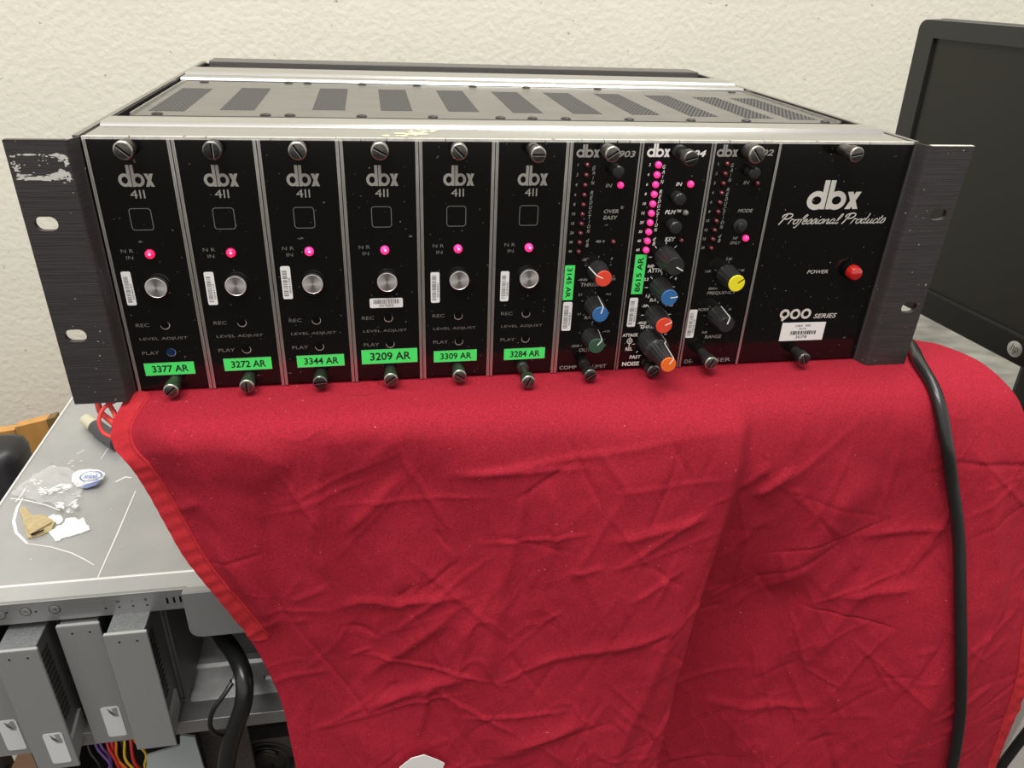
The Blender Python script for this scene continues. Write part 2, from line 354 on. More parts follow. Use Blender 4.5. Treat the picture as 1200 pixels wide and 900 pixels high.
# ------------------------------------------------------------------ equipment rack
FX = .423                                     # face width
rack = thing('rack_chassis', 'wide black and silver rack frame with slotted ears standing on the red cloth', 'rack frame', (FX/2, .15, -.133))
def rp(o): o.parent = rack; o.matrix_parent_inverse = Matrix.Translation(rack.location).inverted(); return o
def stadium(cx, cz, w, h, n=8):
    r = h/2; out = []
    for i in range(n+1): a = -PI/2+PI*i/n; out.append((cx+w/2-r+r*math.cos(a), cz+r*math.sin(a)))
    for i in range(n+1): a = PI/2+PI*i/n; out.append((cx-w/2+r+r*math.cos(a), cz+r*math.sin(a)))
    return out
def ear(side):
    x0, x1 = (-.0292, -.0045) if side == 0 else (.4275, .4535)
    cx = -.0202 if side == 0 else .4443
    me = curve_mesh([[(x0, -.1335), (x1, -.1335), (x1, 0), (x0, 0)], stadium(cx, -.0375, .0102, .0068), stadium(cx, -.0945, .0102, .0068)], .0014)
    mb = MB(); mb.merge(me, Matrix.Translation((0, -.0076, 0)) @ Matrix.Rotation(PI/2, 4, 'X'))
    # rounded return running back to the face
    xs, xe = (x1, -.0008) if side == 0 else (x0, .4235)
    k = 8; pr = []
    for i in range(k+1):
        t = i/k; s_ = t*t*(3-2*t)
        pr.append((xs+(xe-xs)*(t**.8), -.009+.0085*s_))
    th = .0028; n = len(pr)
    vs = [(x, y, z) for z in (-.1335, 0) for x, y in pr]+[(x, y+th, z) for z in (-.1335, 0) for x, y in pr]
    fs = []
    for i in range(n-1):
        fs += [(i, i+1, n+i+1, n+i), (2*n+i, 3*n+i, 3*n+i+1, 2*n+i+1), (n+i, n+i+1, 3*n+i+1, 3*n+i), (i, 2*n+i, 2*n+i+1, i+1)]
    fs += [(0, n, 3*n, 2*n), (n-1, 3*n-1, 4*n-1, 2*n-1)]
    mb.add(vs, fs)
    M = EARM
    if side == 0:
        rr = random.Random(12); sc = MB()
        def sliver(px, py, n, sx_, sy_, wmin, wmax, hmax):
            for _ in range(n):
                p = onY(px+rr.gauss(0, sx_), py+rr.gauss(0, sy_), -.00905)
                if p.x < x0+.0006 or p.x > x1-.0002: continue
                w, h = rr.uniform(wmin, wmax)*MM, rr.uniform(.12, hmax)*MM; y_ = -.00905-rr.random()*4e-5
                sc.add([(p.x-w, y_, p.z), (p.x-w*.3, y_, p.z-h), (p.x+w*.8, y_, p.z-h*.6), (p.x+w, y_, p.z+h*.2), (p.x+w*.1, y_, p.z+h), (p.x-w*.6, y_, p.z+h*.5)], [(0, 1, 2, 3, 4, 5)])
        for px, py, n, a_, b_, w0, w1, h in ((15, 183, 8, 2, 1, .2, .8, .35), (32, 181, 14, 4, .8, .4, 1.6, .4), (62, 182, 12, 3, 1, .3, 1, .5), (72, 184, 30, 3, 2, .3, 1.1, .7), (78, 190, 24, 1.4, 2, .2, .7, .6),
                (16, 193, 10, 1.5, 3, .2, .6, .4), (19, 197, 16, 2, 2, .2, .7, .5), (24, 206, 26, 5, 2, .3, 1.6, .35), (34, 210, 24, 6, .9, .6, 2.2, .35), (52, 209, 50, 9, 1.2, .6, 2.6, .45), (64, 206, 26, 4, 1.5, .5, 1.6, .5), (74, 203, 44, 4, 2, .4, 1.4, .8), (78, 208, 16, 3, 2, .3, .9, .5), (82, 210, 8, .6, 1.2, .2, .4, .8), (48, 181, 6, 4, 1, .2, .6, .3), (45, 190, 8, 14, 3, .2, .6, .2)):
            sliver(px, py, n, a_, b_, w0, w1, h)
        o_ = rp(sc.build('paint_scrape', mat('bare_aluminium_scrape', (.6, .58, .54, 1), .5))); o_['kind'] = 'stuff'
    o = rp(mb.build('rack_ear', M, smooth=30))
    o['label'] = 'left black brushed ear with a white scrape' if side == 0 else 'right black brushed ear'
    # worn bright outer edge
    e = MB()
    for a, b in ((x0+.0002, x1),):
        e.box(a, b, -.0091, -.0062, -.00005, .00025)
    rp(e.build('ear_edge', EDGEW if side else DARKM))
ear(0); ear(1)
for x0, x1 in ((-.0042, -.0010), (.4243, .4275)):
    mb = MB(); mb.box(x0, x1, 0.002, .322, -.133, -.0004, .0002); rp(mb.build('side_panel', DARKM))
    mb = MB(); mb.box(x0-.0002, x1-.0006 if x0 < 0 else x1, .002, .322, -.0004, .0003); rp(mb.build('side_panel_lip', mat('side_lip', (.26, .25, .23, 1), .35, .8)))
mb = MB(); mb.box(-.0010, .4240, .004, .322, -.1328, -.1313); rp(mb.build('bottom_panel', DARKM))
mb = MB(); mb.box(-.0010, .4240, .3185, .322, -.131, -.001); rp(mb.build('back_panel', DARKM))
# front rail: flat, ridge, flat (extruded profile along x)
def railprof(name, prof, x0, x1, M, zlow):
    mb = MB(); n = len(prof)
    vs = [(x, y, z) for x in (x0, x1) for y, z in prof]
    fs = [tuple(range(n)), tuple(range(n, 2*n))[::-1]]+[(i, (i+1) % n, (i+1) % n+n, i+n) for i in range(n)]
    mb.add(vs, fs); return rp(mb.build(name, M, smooth=25))
def arc(y0, y1, z, h, n=8): return [(y0+(y1-y0)*i/n, z+h*math.sin(PI*i/n)) for i in range(n+1)]
railprof('front_rail', [(0.0018, -.004), (.0018, -.0008), (.0026, 0), (.0275, 0)]+[(.0278, .0002), (.0294, .0016), (.0299, .0018), (.0455, .0018), (.0458, -.003), (.0615, -.006), (.003, -.006)], .0003, .4228, ALU, 0)
mb = MB(); mb.box(.0, .4232, .0, .0022, -.0010, .00025); rp(mb.build('lit_front_edge', EDGEW))  # chipped edge whose pale colour also paints the chamfer's highlight
railprof('rear_rail', [(.213, -.006), (.213, -.001), (.2145, .0006), (.230, .0006), (.2303, .0008), (.2318, .0022), (.2324, .0024), (.262, .0024), (.266, .001), (.27, -.006)], .0003, .4228, ALU, 0)
mb = MB(); mb.box(.0003, .4228, .272, .293, -.006, -.0045); rp(mb.build('rear_channel', DARKM))
mb = MB(); mb.box(.006, .417, .294, .3184, -.004, .0035, .0006); rp(mb.build('rear_cover', mat('rear_cover', (.13, .125, .12, 1), .4, .7)))
mb = MB(); mb.box(.0040, .4190, .0660, .2085, -.0024, -.0010); top = rp(mb.build('top_plate', PLATE))
mb = MB()
for x in (.0045, .4185): mb.box(x-.0004, x+.0004, .0660, .2085, -.0010, .0002)
rp(mb.build('top_plate_bead', ALU))
VX = [10, 46.4, 96.8, 136, 176, 215, 252.5, 290, 327, 362.5, 391]; VY = [80, 86, 90.5, 91, 91, 89.5, 89, 88.7, 85, 80.5, 77.5]
for x, y in zip(VX, VY):
    mb = MB(); mb.box(x*MM, (x+18.6)*MM, y*MM, (y+91)*MM, -.0010, -.00092)
    o = mb.build('ventilation_patch', VENT); rp(o)
for j, (x, y) in enumerate([(17, 59), (73, 63.4), (86, 64), (125, 66.5), (165, 66), (204, 66), (223, 64.5), (243, 65.5), (282, 65), (321, 64.5), (357, 60.5), (410, 60), (18, 202), (74, 205), (87, 205), (125, 206), (164, 206), (205, 206), (245, 206), (300, 206), (407, 201)]):
    mb = MB(); mb.lathe([(.0030, 0), (.0029, .0005), (.0022, .0010), (.0008, .0012)], (x*MM, min(max(y, 69.5), 205)*MM, -.0010), 16, axis='Z')
    o = rp(mb.build('cover_screw', DARKM, smooth=True))

rr = random.Random(4); gm = MB()
for k in range(26):
    p = onZ(rr.gauss(480, 14), rr.gauss(156, 2.2), .0001); w, d = rr.uniform(.8, 3.2)*MM, rr.uniform(.8, 3)*MM
    if p.y < .003 or p.y > .026: continue
    gm.add([(p.x-w, p.y, .0001+k*2e-6), (p.x-w*.2, p.y-d, .0001+k*2e-6), (p.x+w, p.y-d*.3, .0001+k*2e-6), (p.x+w*.6, p.y+d, .0001+k*2e-6)], [(0, 1, 2, 3)])
o = rp(gm.build('glue_residue', mat('dried_glue', srgb(214, 206, 168), .6))); o['kind'] = 'stuff'
# ------------------------------------------------------------------ module pieces
def thumbscrew(par, x, z, h, M=SCREW, r=4.1, ext=False, ang=-.6, r0=None, neck=None):
    """slotted knurled captive screw standing h mm off the panel"""
    mb = MB(); r0 = r0 or r*.86; c = (x*MM, -.0001, z*MM)
    nf = 26; n = 104
    if ext:
        nk = neck or 1.7
        mb.lathe([(r0*MM, 0), (r0*MM, .0025), (r0*.9*MM, .0032), (nk*MM, .0034), (nk*MM, (h-6.2)*MM)], c, 24)
        hb = h-6.2
    else:
        mb.lathe([(r0*MM, 0), (r0*MM, (h-6.4)*MM), (r0*.92*MM, (h-6.2)*MM)], c, 24); hb = h-6.2
    mb.lathe([(r*.9*MM, hb*MM), (r*MM, (hb+.5)*MM, 1), (r*MM, (h-.9)*MM, 1), (r*.97*MM, (h-.6)*MM), (r*.9*MM, (h-.15)*MM), (r*.84*MM, h*MM)], c, n, flute=.07, nf=nf)
    o = mb.build('thumbscrew', M, par, smooth=35)
    rg = MB(); rg.lathe([(r*.99*MM, (h-.75)*MM), (r*.99*MM, (h-.55)*MM), (r*.9*MM, (h-.1)*MM), (r*.82*MM, (h+.02)*MM), (r*.8*MM, (h-.2)*MM)], c, 32)
    rg.build('screw_rim', mat('worn_rim_d', (.2, .19, .17, 1), .3, .9) if M is SCREWD else mat('worn_rim', (.45, .43, .38, 1), .3, .9), o, smooth=35)
    sl = MB(); w = .45; L_ = r*.82; ca, sa = math.cos(ang), math.sin(ang)
    q = [(x+ca*u-sa*v, z+sa*u+ca*v) for u, v in ((-L_, -w), (L_, -w), (L_, w), (-L_, w))]
    sl.prism([(a*MM, -.00014-h*MM, b*MM) for a, b in q], (0, .0001, 0)); sl.build('screw_slot', SLOT, o)
    e = MB(); q = [(x+ca*u-sa*v, z+sa*u+ca*v) for u, v in ((-L_, -w-.22), (L_, -w-.22), (L_, -w), (-L_, -w))]
    e.prism([(a*MM, -.00018-h*MM, b*MM) for a, b in q], (0, .0001, 0)); e.build('slot_edge', SHINE, o)
    return o
def led(par, x, z, r, lit, core=True):
    mb = MB(); mb.lathe([(r*MM, 0), (r*MM, .0008), (r*.93*MM, .0014), (r*.75*MM, .002), (r*.45*MM, .0024), (r*.12*MM, .0026)], (x*MM, -.0001, z*MM), 18)
    o = mb.build('indicator_light', lit, par, smooth=60)
    if lit in (LEDR, LEDP) and core:
        mb = MB(); mb.lathe([(r*.32*MM, 0), (r*.25*MM, .0002), (r*.1*MM, .0003)], (x*MM+.2*MM, -.00245, z*MM+.3*MM), 10)
        mb.build('bright_core', LEDC, o, smooth=60)
    elif lit is LEDD:
        mb = MB(); mb.lathe([(r*1.25*MM, 0), (r*1.2*MM, .0003), (r*1.02*MM, .0004)], (x*MM, -.00005, z*MM), 18); mb.build('lens_collar', SLOT, o, smooth=30)
    return o
def hole(par, x, z, r=2.3, blue=False):
    mb = MB(); mb.lathe([(r*1.0*MM, 0), (r*1.0*MM, .0002), (r*.84*MM, .0004), (r*.82*MM, .00005)], (x*MM, 0, z*MM), 24)
    o = mb.build('trim_hole', mat('hole_lit_rim', (.62, .61, .58, 1), .4, .3) if not blue else mat('hole_lit_rim_blue', (.35, .45, .7, 1), .2, .5), par, smooth=30)
    mb = MB(); mb.lathe([(r*.93*MM, 0.0), (r*.9*MM, .0001)], (x*MM-.00005, -.00042, z*MM+.5*MM), 24)  # raised dark opening leaves a pale crescent, painting light on the lower rim
    mb.build('hole_opening', mat('deep_blue', (.005, .02, .07, 1), .2) if blue else SLOT, o)
    return o
def sticker(par, quad, rot=0, num=None):
    """white barcode sticker on a quad x0,x1,z0,z1 with a lean; bars across its length"""
    x0, x1, z0, z1 = quad
    vert = (z1-z0) > (x1-x0)
    out = rrect(x0, x1, z0, z1, .8, 3)
    mb = MB(); mb.prism([(a*MM, -.00005, b*MM) for a, b in out], (0, -.0002, 0)); o = mb.build('barcode_sticker', WHITE, par)
    b = MB(); rr = random.Random(int(x0*10+z0)); y = -.00027
    L0, L1 = (z0+1.6, z1-2.2) if vert else (x0+2, x1-2)
    t = L0
    while t < L1:
        w = rr.choice((.22, .22, .4, .6)); 
        if vert: q = [(x0+.7, t), (x0+(x1-x0)*.62, t), (x0+(x1-x0)*.62, t+w), (x0+.7, t+w)]
        else: q = [(t, z0+(z1-z0)*.42), (t+w, z0+(z1-z0)*.42), (t+w, z1-.7), (t, z1-.7)]
        b.add([(a*MM, y, c*MM) for a, c in q], [(0, 1, 2, 3)]); t += w+rr.choice((.25, .35, .5))
    if num:
        if vert: put(b, num, x0+(x1-x0)*.7, x1-.4, L0+1.5, L1-4, y, rot=1)
        else: put(b, num, x0+(x1-x0)*.28, x1-(x1-x0)*.28, z0+.5, z0+(z1-z0)*.36, y)
    b.build('printed_bars', INKG, o)
    return o
def green_tag(par, x0, x1, z0, z1, s, rot=0, lean=0):
    mb = MB(); q = [(x0, z0), (x1, z0+lean), (x1, z1+lean), (x0, z1)]
    mb.prism([(a*MM, -.00005, b*MM) for a, b in q], (0, -.0004, 0)); o = mb.build('green_tag', GREEN, par)
    e = MB(); stroke(e, [(a, b) for a, b in q], .28, -.00047, True); e.build('tag_edge', mat('tag_edge', srgb(120, 180, 120), .3), o)
    t = MB()
    if rot % 2 == 0: put(t, s, x0+(x1-x0)*.15, x1-(x1-x0)*.12, z0+(z1-z0)*.22+lean*.5, z1-(z1-z0)*.2+lean*.5, -.0005, bold=.022)
    else: put(t, s, x0+(x1-x0)*.24, x1-(x1-x0)*.24, z0+1.4, z1-1.4, -.0005, rot=rot, bold=.02)
    t.build('tag_lettering', INK, o); return o
def faceplate(par, x0, x1, rails=(1, 1), wl=1.55, wr=1.55):
    a = x0+(.2+wl if rails[0] else .15); b = x1-(.2+wr if rails[1] else .15)
    mb = MB(); mb.box(a*MM, b*MM, 0, .002, -.1312, -.0012, .0002); o = mb.build('face_plate', BLK, par)
    mb = MB(); mb.box((x0+2.5)*MM, (x1-2.5)*MM, .0022, .19, -.124, -.009); mb.build('module_body', DARKM, par)
    for k, (p, q) in enumerate(((x0+.2, x0+.2+wl), (x1-.2-wr, x1-.2))):
        if rails[k]:
            mb = MB(); w = q-p; g = w*.1
            mb.box(p*MM, (p+w/2-g)*MM, -.0006, .002, -.1325, -.0009, .0001); mb.box((p+w/2+g)*MM, q*MM, -.0006, .002, -.1325, -.0009, .0001)
            mb.box(p*MM, q*MM, -.0002, .002, -.1325, -.0009)
            mb.build('edge_rail', ALUR, par)
    return o
def local(par, ox): par.location = (ox*MM, 0, 0)

TAGS = ['3377 AR', '3272 AR', '3344 AR', '3209 AR', '3309 AR', '3284 AR']
TPOS = [(5.6, 30.6, -122.9, -115.8), (7.7, 32.4, -122.0, -114.9), (7.7, 33, -121.8, -114.9), (4.4, 35.1, -121.5, -113), (6.2, 30.6, -122.2, -115.4), (8.3, 32.2, -122.6, -115.8)]
STK = [(4.1, 8.6, -82.6, -64.6, '004047'), (4.9, 9.6, -83.6, -65.7, '004117'), (4.3, 9.2, -81.5, -63.5, '004105'), (10.4, 28, -88, -82.6, '007882'), (5, 9.8, -86, -68.6, '004900'), (4.9, 9.6, -86.3, -68.9, '004900')]
words = ['bears tag 3377 AR, first from the left ear', 'bears tag 3272 AR, second from the left ear', 'bears tag 3344 AR, third from the left ear',
         'bears the big tag 3209 AR and a barcode lying flat', 'bears tag 3309 AR', 'bears tag 3284 AR and has its top screw pulled far out']
for i in range(6):
    md = thing('noise_reduction_module', 'narrow black module that '+words[i], 'rack module', (0, 0, 0), 'narrow modules with silver buttons')
    local(md, 38.1*i); y = -.00006
    faceplate(md, 0, 38.1)
    pr = MB(); logo(pr, 12, 27.6, -22.7, -12.5, y)
    put(pr, '4', 16, 19.3, -28.2, -24.2, y, bold=.0); 
    for q in (20.4, 22.2): stroke(pr, [(q, -28.2), (q, -24.2)], .65, y)
    pr.build('printed_logo', PRINT, md)
    pr = MB(); stroke(pr, rrect(13.8, 23.6, -43.6, -33.1, 1.4), .34, y, True)
    put(pr, 'N R', 6.4, 12.2, -55, -53.2, y, bold=0); put(pr, 'IN', 8.2, 11.4, -58.4, -56.6, y, bold=0)
    put(pr, 'REC', 5.8, 12.3, -94.8, -92.9, y, bold=0); put(pr, 'LEVEL ADJUST', 6.2, 29.8, -102.8, -100.9, y, bold=0); put(pr, 'PLAY', 6.0, 14.3, -110.8, -108.9, y, bold=0)
    pr.build('printed_lettering', PRINTD, md)
    led(md, 19.6, -55.7, 2.3, LEDR if i in (0, 1) else LEDP)
    mb = MB(); mb.lathe([(.0059, 0), (.0059, .0003), (.0054, .0004)], (.0201, 0, -.0724), 36); cb = mb.build('push_button', SLOT, md, smooth=30)
    mb = MB(); mb.lathe([(.0054, .0003), (.0054, .0030), (.0052, .0035), (.0050, .0036), (.0049, .0035)], (0, 0, 0), 48)
    o = mb.build('button_cap', SILV, cb, smooth=30); o.location = (.0201, 0, -.0724)
    hole(md, 20.0, -94.3); hole(md, 20.4, -109.9, blue=(i == 0))
    x0, x1, z0, z1 = TPOS[i]; green_tag(md, x0, x1, z0, z1, TAGS[i], lean=.15)
    a, b, c, d, num = STK[i]; sticker(md, (a, b, c, d), num=num)
    ang = [-.75, 1.57, -1.0, -.5, -.8, 0][i]
    if i < 5: thumbscrew(md, 19.2, -4.3, [9, 8.5, 8.5, 8, 8.5][i], r=4.3 if i < 4 else 4.1, ang=ang, M=SCREW if i != 1 else SCREWD)
    else: thumbscrew(md, 19.1, -4.2, 15, r=3.9, ext=True, ang=0)
    if i < 5: thumbscrew(md, 19.8, -126.6, [12, 11, 10.5, 11, 10.5][i], r=3.9, r0=3.3, ang=[.75, 1.57, .1, .7, -.6][i], M=SCREWD if i == 2 else SCREW)
    else: thumbscrew(md, 19.4, -127.5, 19.5, r=3.9, r0=3.5, ext=True, ang=1.2)

def knob(par, x, z, h, col=None, r0=5.9, r1=4.5, ang=.6, stacked=False, skirt=True):
    c = (x*MM, 0, z*MM); mb = MB()
    if stacked:
        mb.lathe([(.0078, .0), (.0078, .0004, 1), (.0072, .0135, 1), (.0062, .0143)], c, 96, flute=.05, nf=16)
        mb.lathe([(.0058, .0143), (.0056, .0146, 1), (.0045, (h-.8)*MM, 1), (.0043, (h-.2)*MM)], c, 96, flute=.05, nf=14)
    else:
        mb.lathe([(r0*MM, .0), (r0*MM, .0005, 1), ((r1+.1)*MM, (h-1.2)*MM, 1), (r1*MM, (h-.8)*MM), (r1*MM, (h-.3)*MM), ((r1-.2)*MM, h*MM)], c, 96, flute=.05, nf=14)
    o = mb.build('control_knob', KNOB, par, smooth=35)
    rc = r1 if not stacked else 4.4
    if col:
        mb = MB(); mb.lathe([(rc*MM, (h-.5)*MM), (rc*MM, (h+.1)*MM), ((rc-.3)*MM, (h+.35)*MM)], c, 36); mb.build('coloured_cap', CAPS[col], o, smooth=30, label=col+' cap')
    # pointer: across the cap and up the side
    mb = MB(); ca, sa = math.cos(ang), math.sin(ang); H_ = (h+.42)*MM
    P1 = [(.6, .28), (rc, .28), (rc, -.28), (.6, -.28)]
    mb.prism([((x+ca*u-sa*v)*MM, -H_, (z+sa*u+ca*v)*MM) for u, v in P1], (0, .0003, 0))
    a_, b_ = (rc+.12), (r0+.05 if not stacked else 5.8); hb = .6 if not stacked else 14.4
    n = Vector((ca, 0, sa)); t = Vector((-sa, 0, ca)); C_ = Vector(c)
    q = [C_+n*(a_*MM)+t*.00028+Vector((0, -h*MM, 0)), C_+n*(a_*MM)-t*.00028+Vector((0, -h*MM, 0)), C_+n*(b_*MM)-t*.00028+Vector((0, -hb*MM, 0)), C_+n*(b_*MM)+t*.00028+Vector((0, -hb*MM, 0))]
    mb.prism(q, n*.00012)
    if stacked:
        q = [C_+n*.00735+t*.0003+Vector((0, -.0135, 0)), C_+n*.00735-t*.0003+Vector((0, -.0135, 0)), C_+n*.0079-t*.0003+Vector((0, -.001, 0)), C_+n*.0079+t*.0003+Vector((0, -.001, 0))]; mb.prism(q, n*.00012)
        mb.prism([C_+Vector((0, -.01445, 0))+n*r_+t*s_ for r_, s_ in ((.0058, .0003), (.0073, .0003), (.0073, -.0003), (.0058, -.0003))], (0, -.0001, 0))
    mb.build('pointer_line', SLOT if col == 'yellow' else PRINTW, o)
    return o
def rbutton(par, x, z, r, h, collar=0):
    mb = MB()
    if collar: mb.lathe([(collar*MM, 0), (collar*MM, .0012), ((r+.2)*MM, .0016)], (x*MM, 0, z*MM), 28)
    mb.lathe([(r*MM, 0), (r*MM, (h-.8)*MM), (r*.85*MM, (h-.1)*MM), (r*.5*MM, h*MM)], (x*MM, 0, z*MM), 28)
    return mb.build('push_button', mat('button_rubber', (.018, .018, .017, 1), .3), par, smooth=30)
def vert_text(pr, x, z0, z1, y, h=2.0):
    s = 'GAIN REDUCTION dB'; n = len(s)
    for k, ch in enumerate(s):
        if ch != ' ':
            z = z0+(z1-z0)*k/(n-1); w = 1.6 if ch != 'I' else .45
            put(pr, ch, x-w/2, x+w/2, z-h/2, z+h/2, y, shear=.2, bold=.008)
def ticks(pr, x, z, r, y, a0=-135, a1=135, n=7, w=.35, L_=1.5):
    for k in range(n):
        a = math.radians(90-(a0+(a1-a0)*k/(n-1))); c, s_ = math.cos(a), math.sin(a)
        stroke(pr, [(x+r*c, z+r*s_), (x+(r+L_)*c, z+(r+L_)*s_)], w, y)
def ledrow(md, pr, x0, z0, x1, z1, nums, y, lit):
    for k in range(10):
        t = k/9; x, z = x0+(x1-x0)*t, z0+(z1-z0)*t
        led(md, x, z, 1.75 if lit is LEDP else 1.4, lit, core=False)
        put_w(pr, nums[k], x-4.6, z, 1.5, y, bold=.01, shear=.15)
yp = -.00006
# ---- 903-style compressor
X0 = 228.6; md = thing('compressor_module', 'compressor rack module with red, blue and green capped knobs in a column', 'rack module'); local(md, X0)
faceplate(md, 0, 38.1, (1, 1), 1.7, .8)
pr = MB(); l = lambda v: v-X0
logo(pr, l(232.4), l(244.6), -8.4, -1.9, yp); pr.build('printed_logo', PRINT, md); pr = MB()
put(pr, '903', l(255.2), l(264.0), -8.3, -5.0, yp, shear=.2, bold=.02)
vert_text(pr, l(242.4), -13.6, -55, yp)
put(pr, 'IN', l(249.6), l(253.2), -23.8, -21.8, yp, shear=.2); put(pr, 'OVER', l(250), l(258.2), -37.6, -35.5, yp, shear=.2); put(pr, 'EASY', l(250), l(258), -41.0, -38.9, yp, shear=.2)
stroke(pr, ringpts(l(259.9), -34.5, .8), .15, yp, True); put(pr, 'R', l(259.5), l(260.3), -35, -34, yp, bold=0)
ledrow(md, pr, l(238.4), -12.1, l(237.7), -58.3, ['1', '2', '4', '6', '8', '10', '15', '20', '30', '40'], yp, LEDD)
put(pr, '40', l(247), l(250), -53.8, -52.3, yp); put(pr, '+', l(250.8), l(252.2), -53.8, -52.3, yp)
for z, r in ((-69.6, 7.2), (-90.6, 7.2), (-110.3, 7.0)): ticks(pr, l(249.7), z, r, yp, n=5, w=.25, L_=1.2)
for s, x, z in (('-20', 241.4, -63.2), ('0', 257.2, -63), ('-40dB', 241.4, -74.9), ('20', 259.4, -74.9), ('2:1', 240.9, -83.7), ('\u221e:1', 257.4, -83.8), ('1:1', 241.4, -95.5), ('-1', 258.5, -95.5), ('0', 249.7, -101.0), ('+10', 259, -107), ('-20dB', 240.6, -115.6), ('20', 258, -116)):
    put_w(pr, s, l(x), z, 1.5, yp, bold=.005, shear=.15)
put(pr, 'THRESH', l(240.8), l(253), -79, -76.8, yp, shear=.15); put(pr, 'RATIO', l(244.6), l(254), -98.9, -96.9, yp, shear=.15); put(pr, 'OUTPUT', l(243.2), l(256), -119.6, -117.4, yp, shear=.15)
put(pr, 'COMP', l(232.2), l(242.6), -130.7, -128.4, yp, bold=.01); put(pr, 'LIMIT', l(252.3), l(260.8), -130.8, -128.5, yp, bold=.01)
pr.build('printed_lettering', PRINT, md)
led(md, l(257.5), -22.5, 1.7, LEDP, core=False); led(md, l(256.7), -53.2, 1.4, LEDD)
rbutton(md, l(253.4), -14.2, 3.1, 8)
green_tag(md, l(231.0), l(236.5), -86.6, -66.4, '3145 AR', rot=-1); sticker(md, (l(231.6), l(236.9), -105.6, -88), num='004087')
for z, c, a, h in ((-69.8, 'red', 2.7, 12.5), (-90.6, 'blue', 1.3, 13), (-110.3, 'green', .9, 12)): knob(md, l(249.7), z, h, c, ang=a)
thumbscrew(md, l(248.2), -4.6, 11.5, r=4.0, r0=3.6, ext=True, neck=2.6, ang=.6)
thumbscrew(md, l(246.9), -127.3, 15.5, r=3.7, r0=3.3, ext=True, ang=.6, M=SCREWD)
# ---- 904-style gate
X0 = 266.9; md = thing('noise_gate_module', 'noise gate module with ten lit pink lights and a tall stacked orange knob', 'rack module'); local(md, X0)
faceplate(md, 0, 39.2, (1, 1), .9, .9)
pr = MB(); l = lambda v: v-X0
logo(pr, l(270.1), l(282.6), -8.1, -1.2, yp); pr.build('printed_logo', PRINTW, md); pr = MB(); put(pr, '904', l(292.2), l(302.6), -8.0, -4.5, yp, shear=.2, bold=.03)
vert_text(pr, l(280.4), -13.1, -54.8, yp)
put(pr, 'IN', l(288.4), l(291.9), -23.2, -21.2, yp, shear=.2, bold=.02); put(pr, 'PLM\u2122', l(284.4), l(293.6), -38.4, -36, yp, shear=.2, bold=.02); put(pr, 'KEY', l(286.6), l(292.6), -53.6, -51.3, yp, shear=.2, bold=.02)
ledrow(md, pr, l(277.0), -12.0, l(276.2), -58.2, ['2', '4', '6', '8', '10', '15', '20', '30', '40', '60'], yp, LEDP)
for z, r in ((-62.6, 7.3), (-80.6, 7.3), (-97.6, 7.3)): ticks(pr, l(287.6), z, r, yp, w=.4, L_=1.8)
ticks(pr, l(286), -114.1, 9.2, yp, n=9, w=.4, L_=1.6)
for s, x, z in (('0dB', 280.3, -67.8), ('2.5', 278.7, -75.6), ('4', 296.2, -75.6), ('1.5', 281, -85.6), ('-30', 279.7, -91.8), ('10', 295.9, -91.8), ('-40dB', 279.6, -102.4)):
    put_w(pr, s, l(x), z, 1.7, yp, bold=.02, shear=.15)
put(pr, 'ATTN', l(279.0), l(287.2), -71.7, -69.2, yp, bold=.02, shear=.1); put(pr, 'RATIO', l(282.6), l(292), -89.4, -87.2, yp, bold=.02, shear=.1); put(pr, 'THRESH', l(278.6), l(291), -106.2, -103.9, yp, bold=.02, shear=.1)
put(pr, 'ATTACK', l(268.7), l(278.2), -111.1, -109, yp, bold=.02, shear=.1); put(pr, 'REL', l(271.6), l(275.8), -120.1, -118, yp, bold=.02)
stroke(pr, ringpts(l(273.5), -113.9, 1.5), .45, yp, True); stroke(pr, ringpts(l(273.5), -113.9, .45), .4, yp, True); stroke(pr, [(l(273.5), -117.5), (l(273.5), -115.6)], .5, yp); stroke(pr, [(l(273.5), -112.2), (l(273.5), -111.3)], .4, yp)
put(pr, 'FAST', l(274.6), l(281.8), -125.7, -123.4, yp, bold=.02, shear=.15); put(pr, 'NOISE', l(270.6), l(281.2), -130.3, -127.6, yp, bold=.03); 
pr.build('printed_lettering', PRINTW, md)
led(md, l(296.4), -22.1, 1.8, LEDP, core=False); led(md, l(295.9), -37.5, 1.5, LEDG); led(md, l(295.7), -53, 1.4, LEDD)
rbutton(md, l(289.4), -28.8, 3.3, 7); rbutton(md, l(289.4), -44.2, 3.5, 7)
green_tag(md, l(270.7), l(277.1), -84.2, -61.0, '8615 AR', rot=1); sticker(md, (l(270.5), l(275.5), -104.6, -86.6), num='000123')
knob(md, l(288.2), -62.6, 16, None, r0=6.4, r1=5.0, ang=-.5); knob(md, l(287.3), -80.6, 16, 'blue', ang=.1, r0=6.2, r1=4.7); knob(md, l(286.8), -97.6, 15.5, 'red', ang=.45, r0=6.2, r1=4.7)
knob(md, l(286), -114.1, 31.5, 'orange', ang=1.0, stacked=True)
thumbscrew(md, l(287.2), -5.2, 18, r=3.9, r0=3.7, ext=True, neck=1.9, ang=.3, M=SCREWD)
thumbscrew(md, l(285.5), -127.6, 14, r=4.0, r0=3.4, ext=True, ang=.6, M=SCREWD)
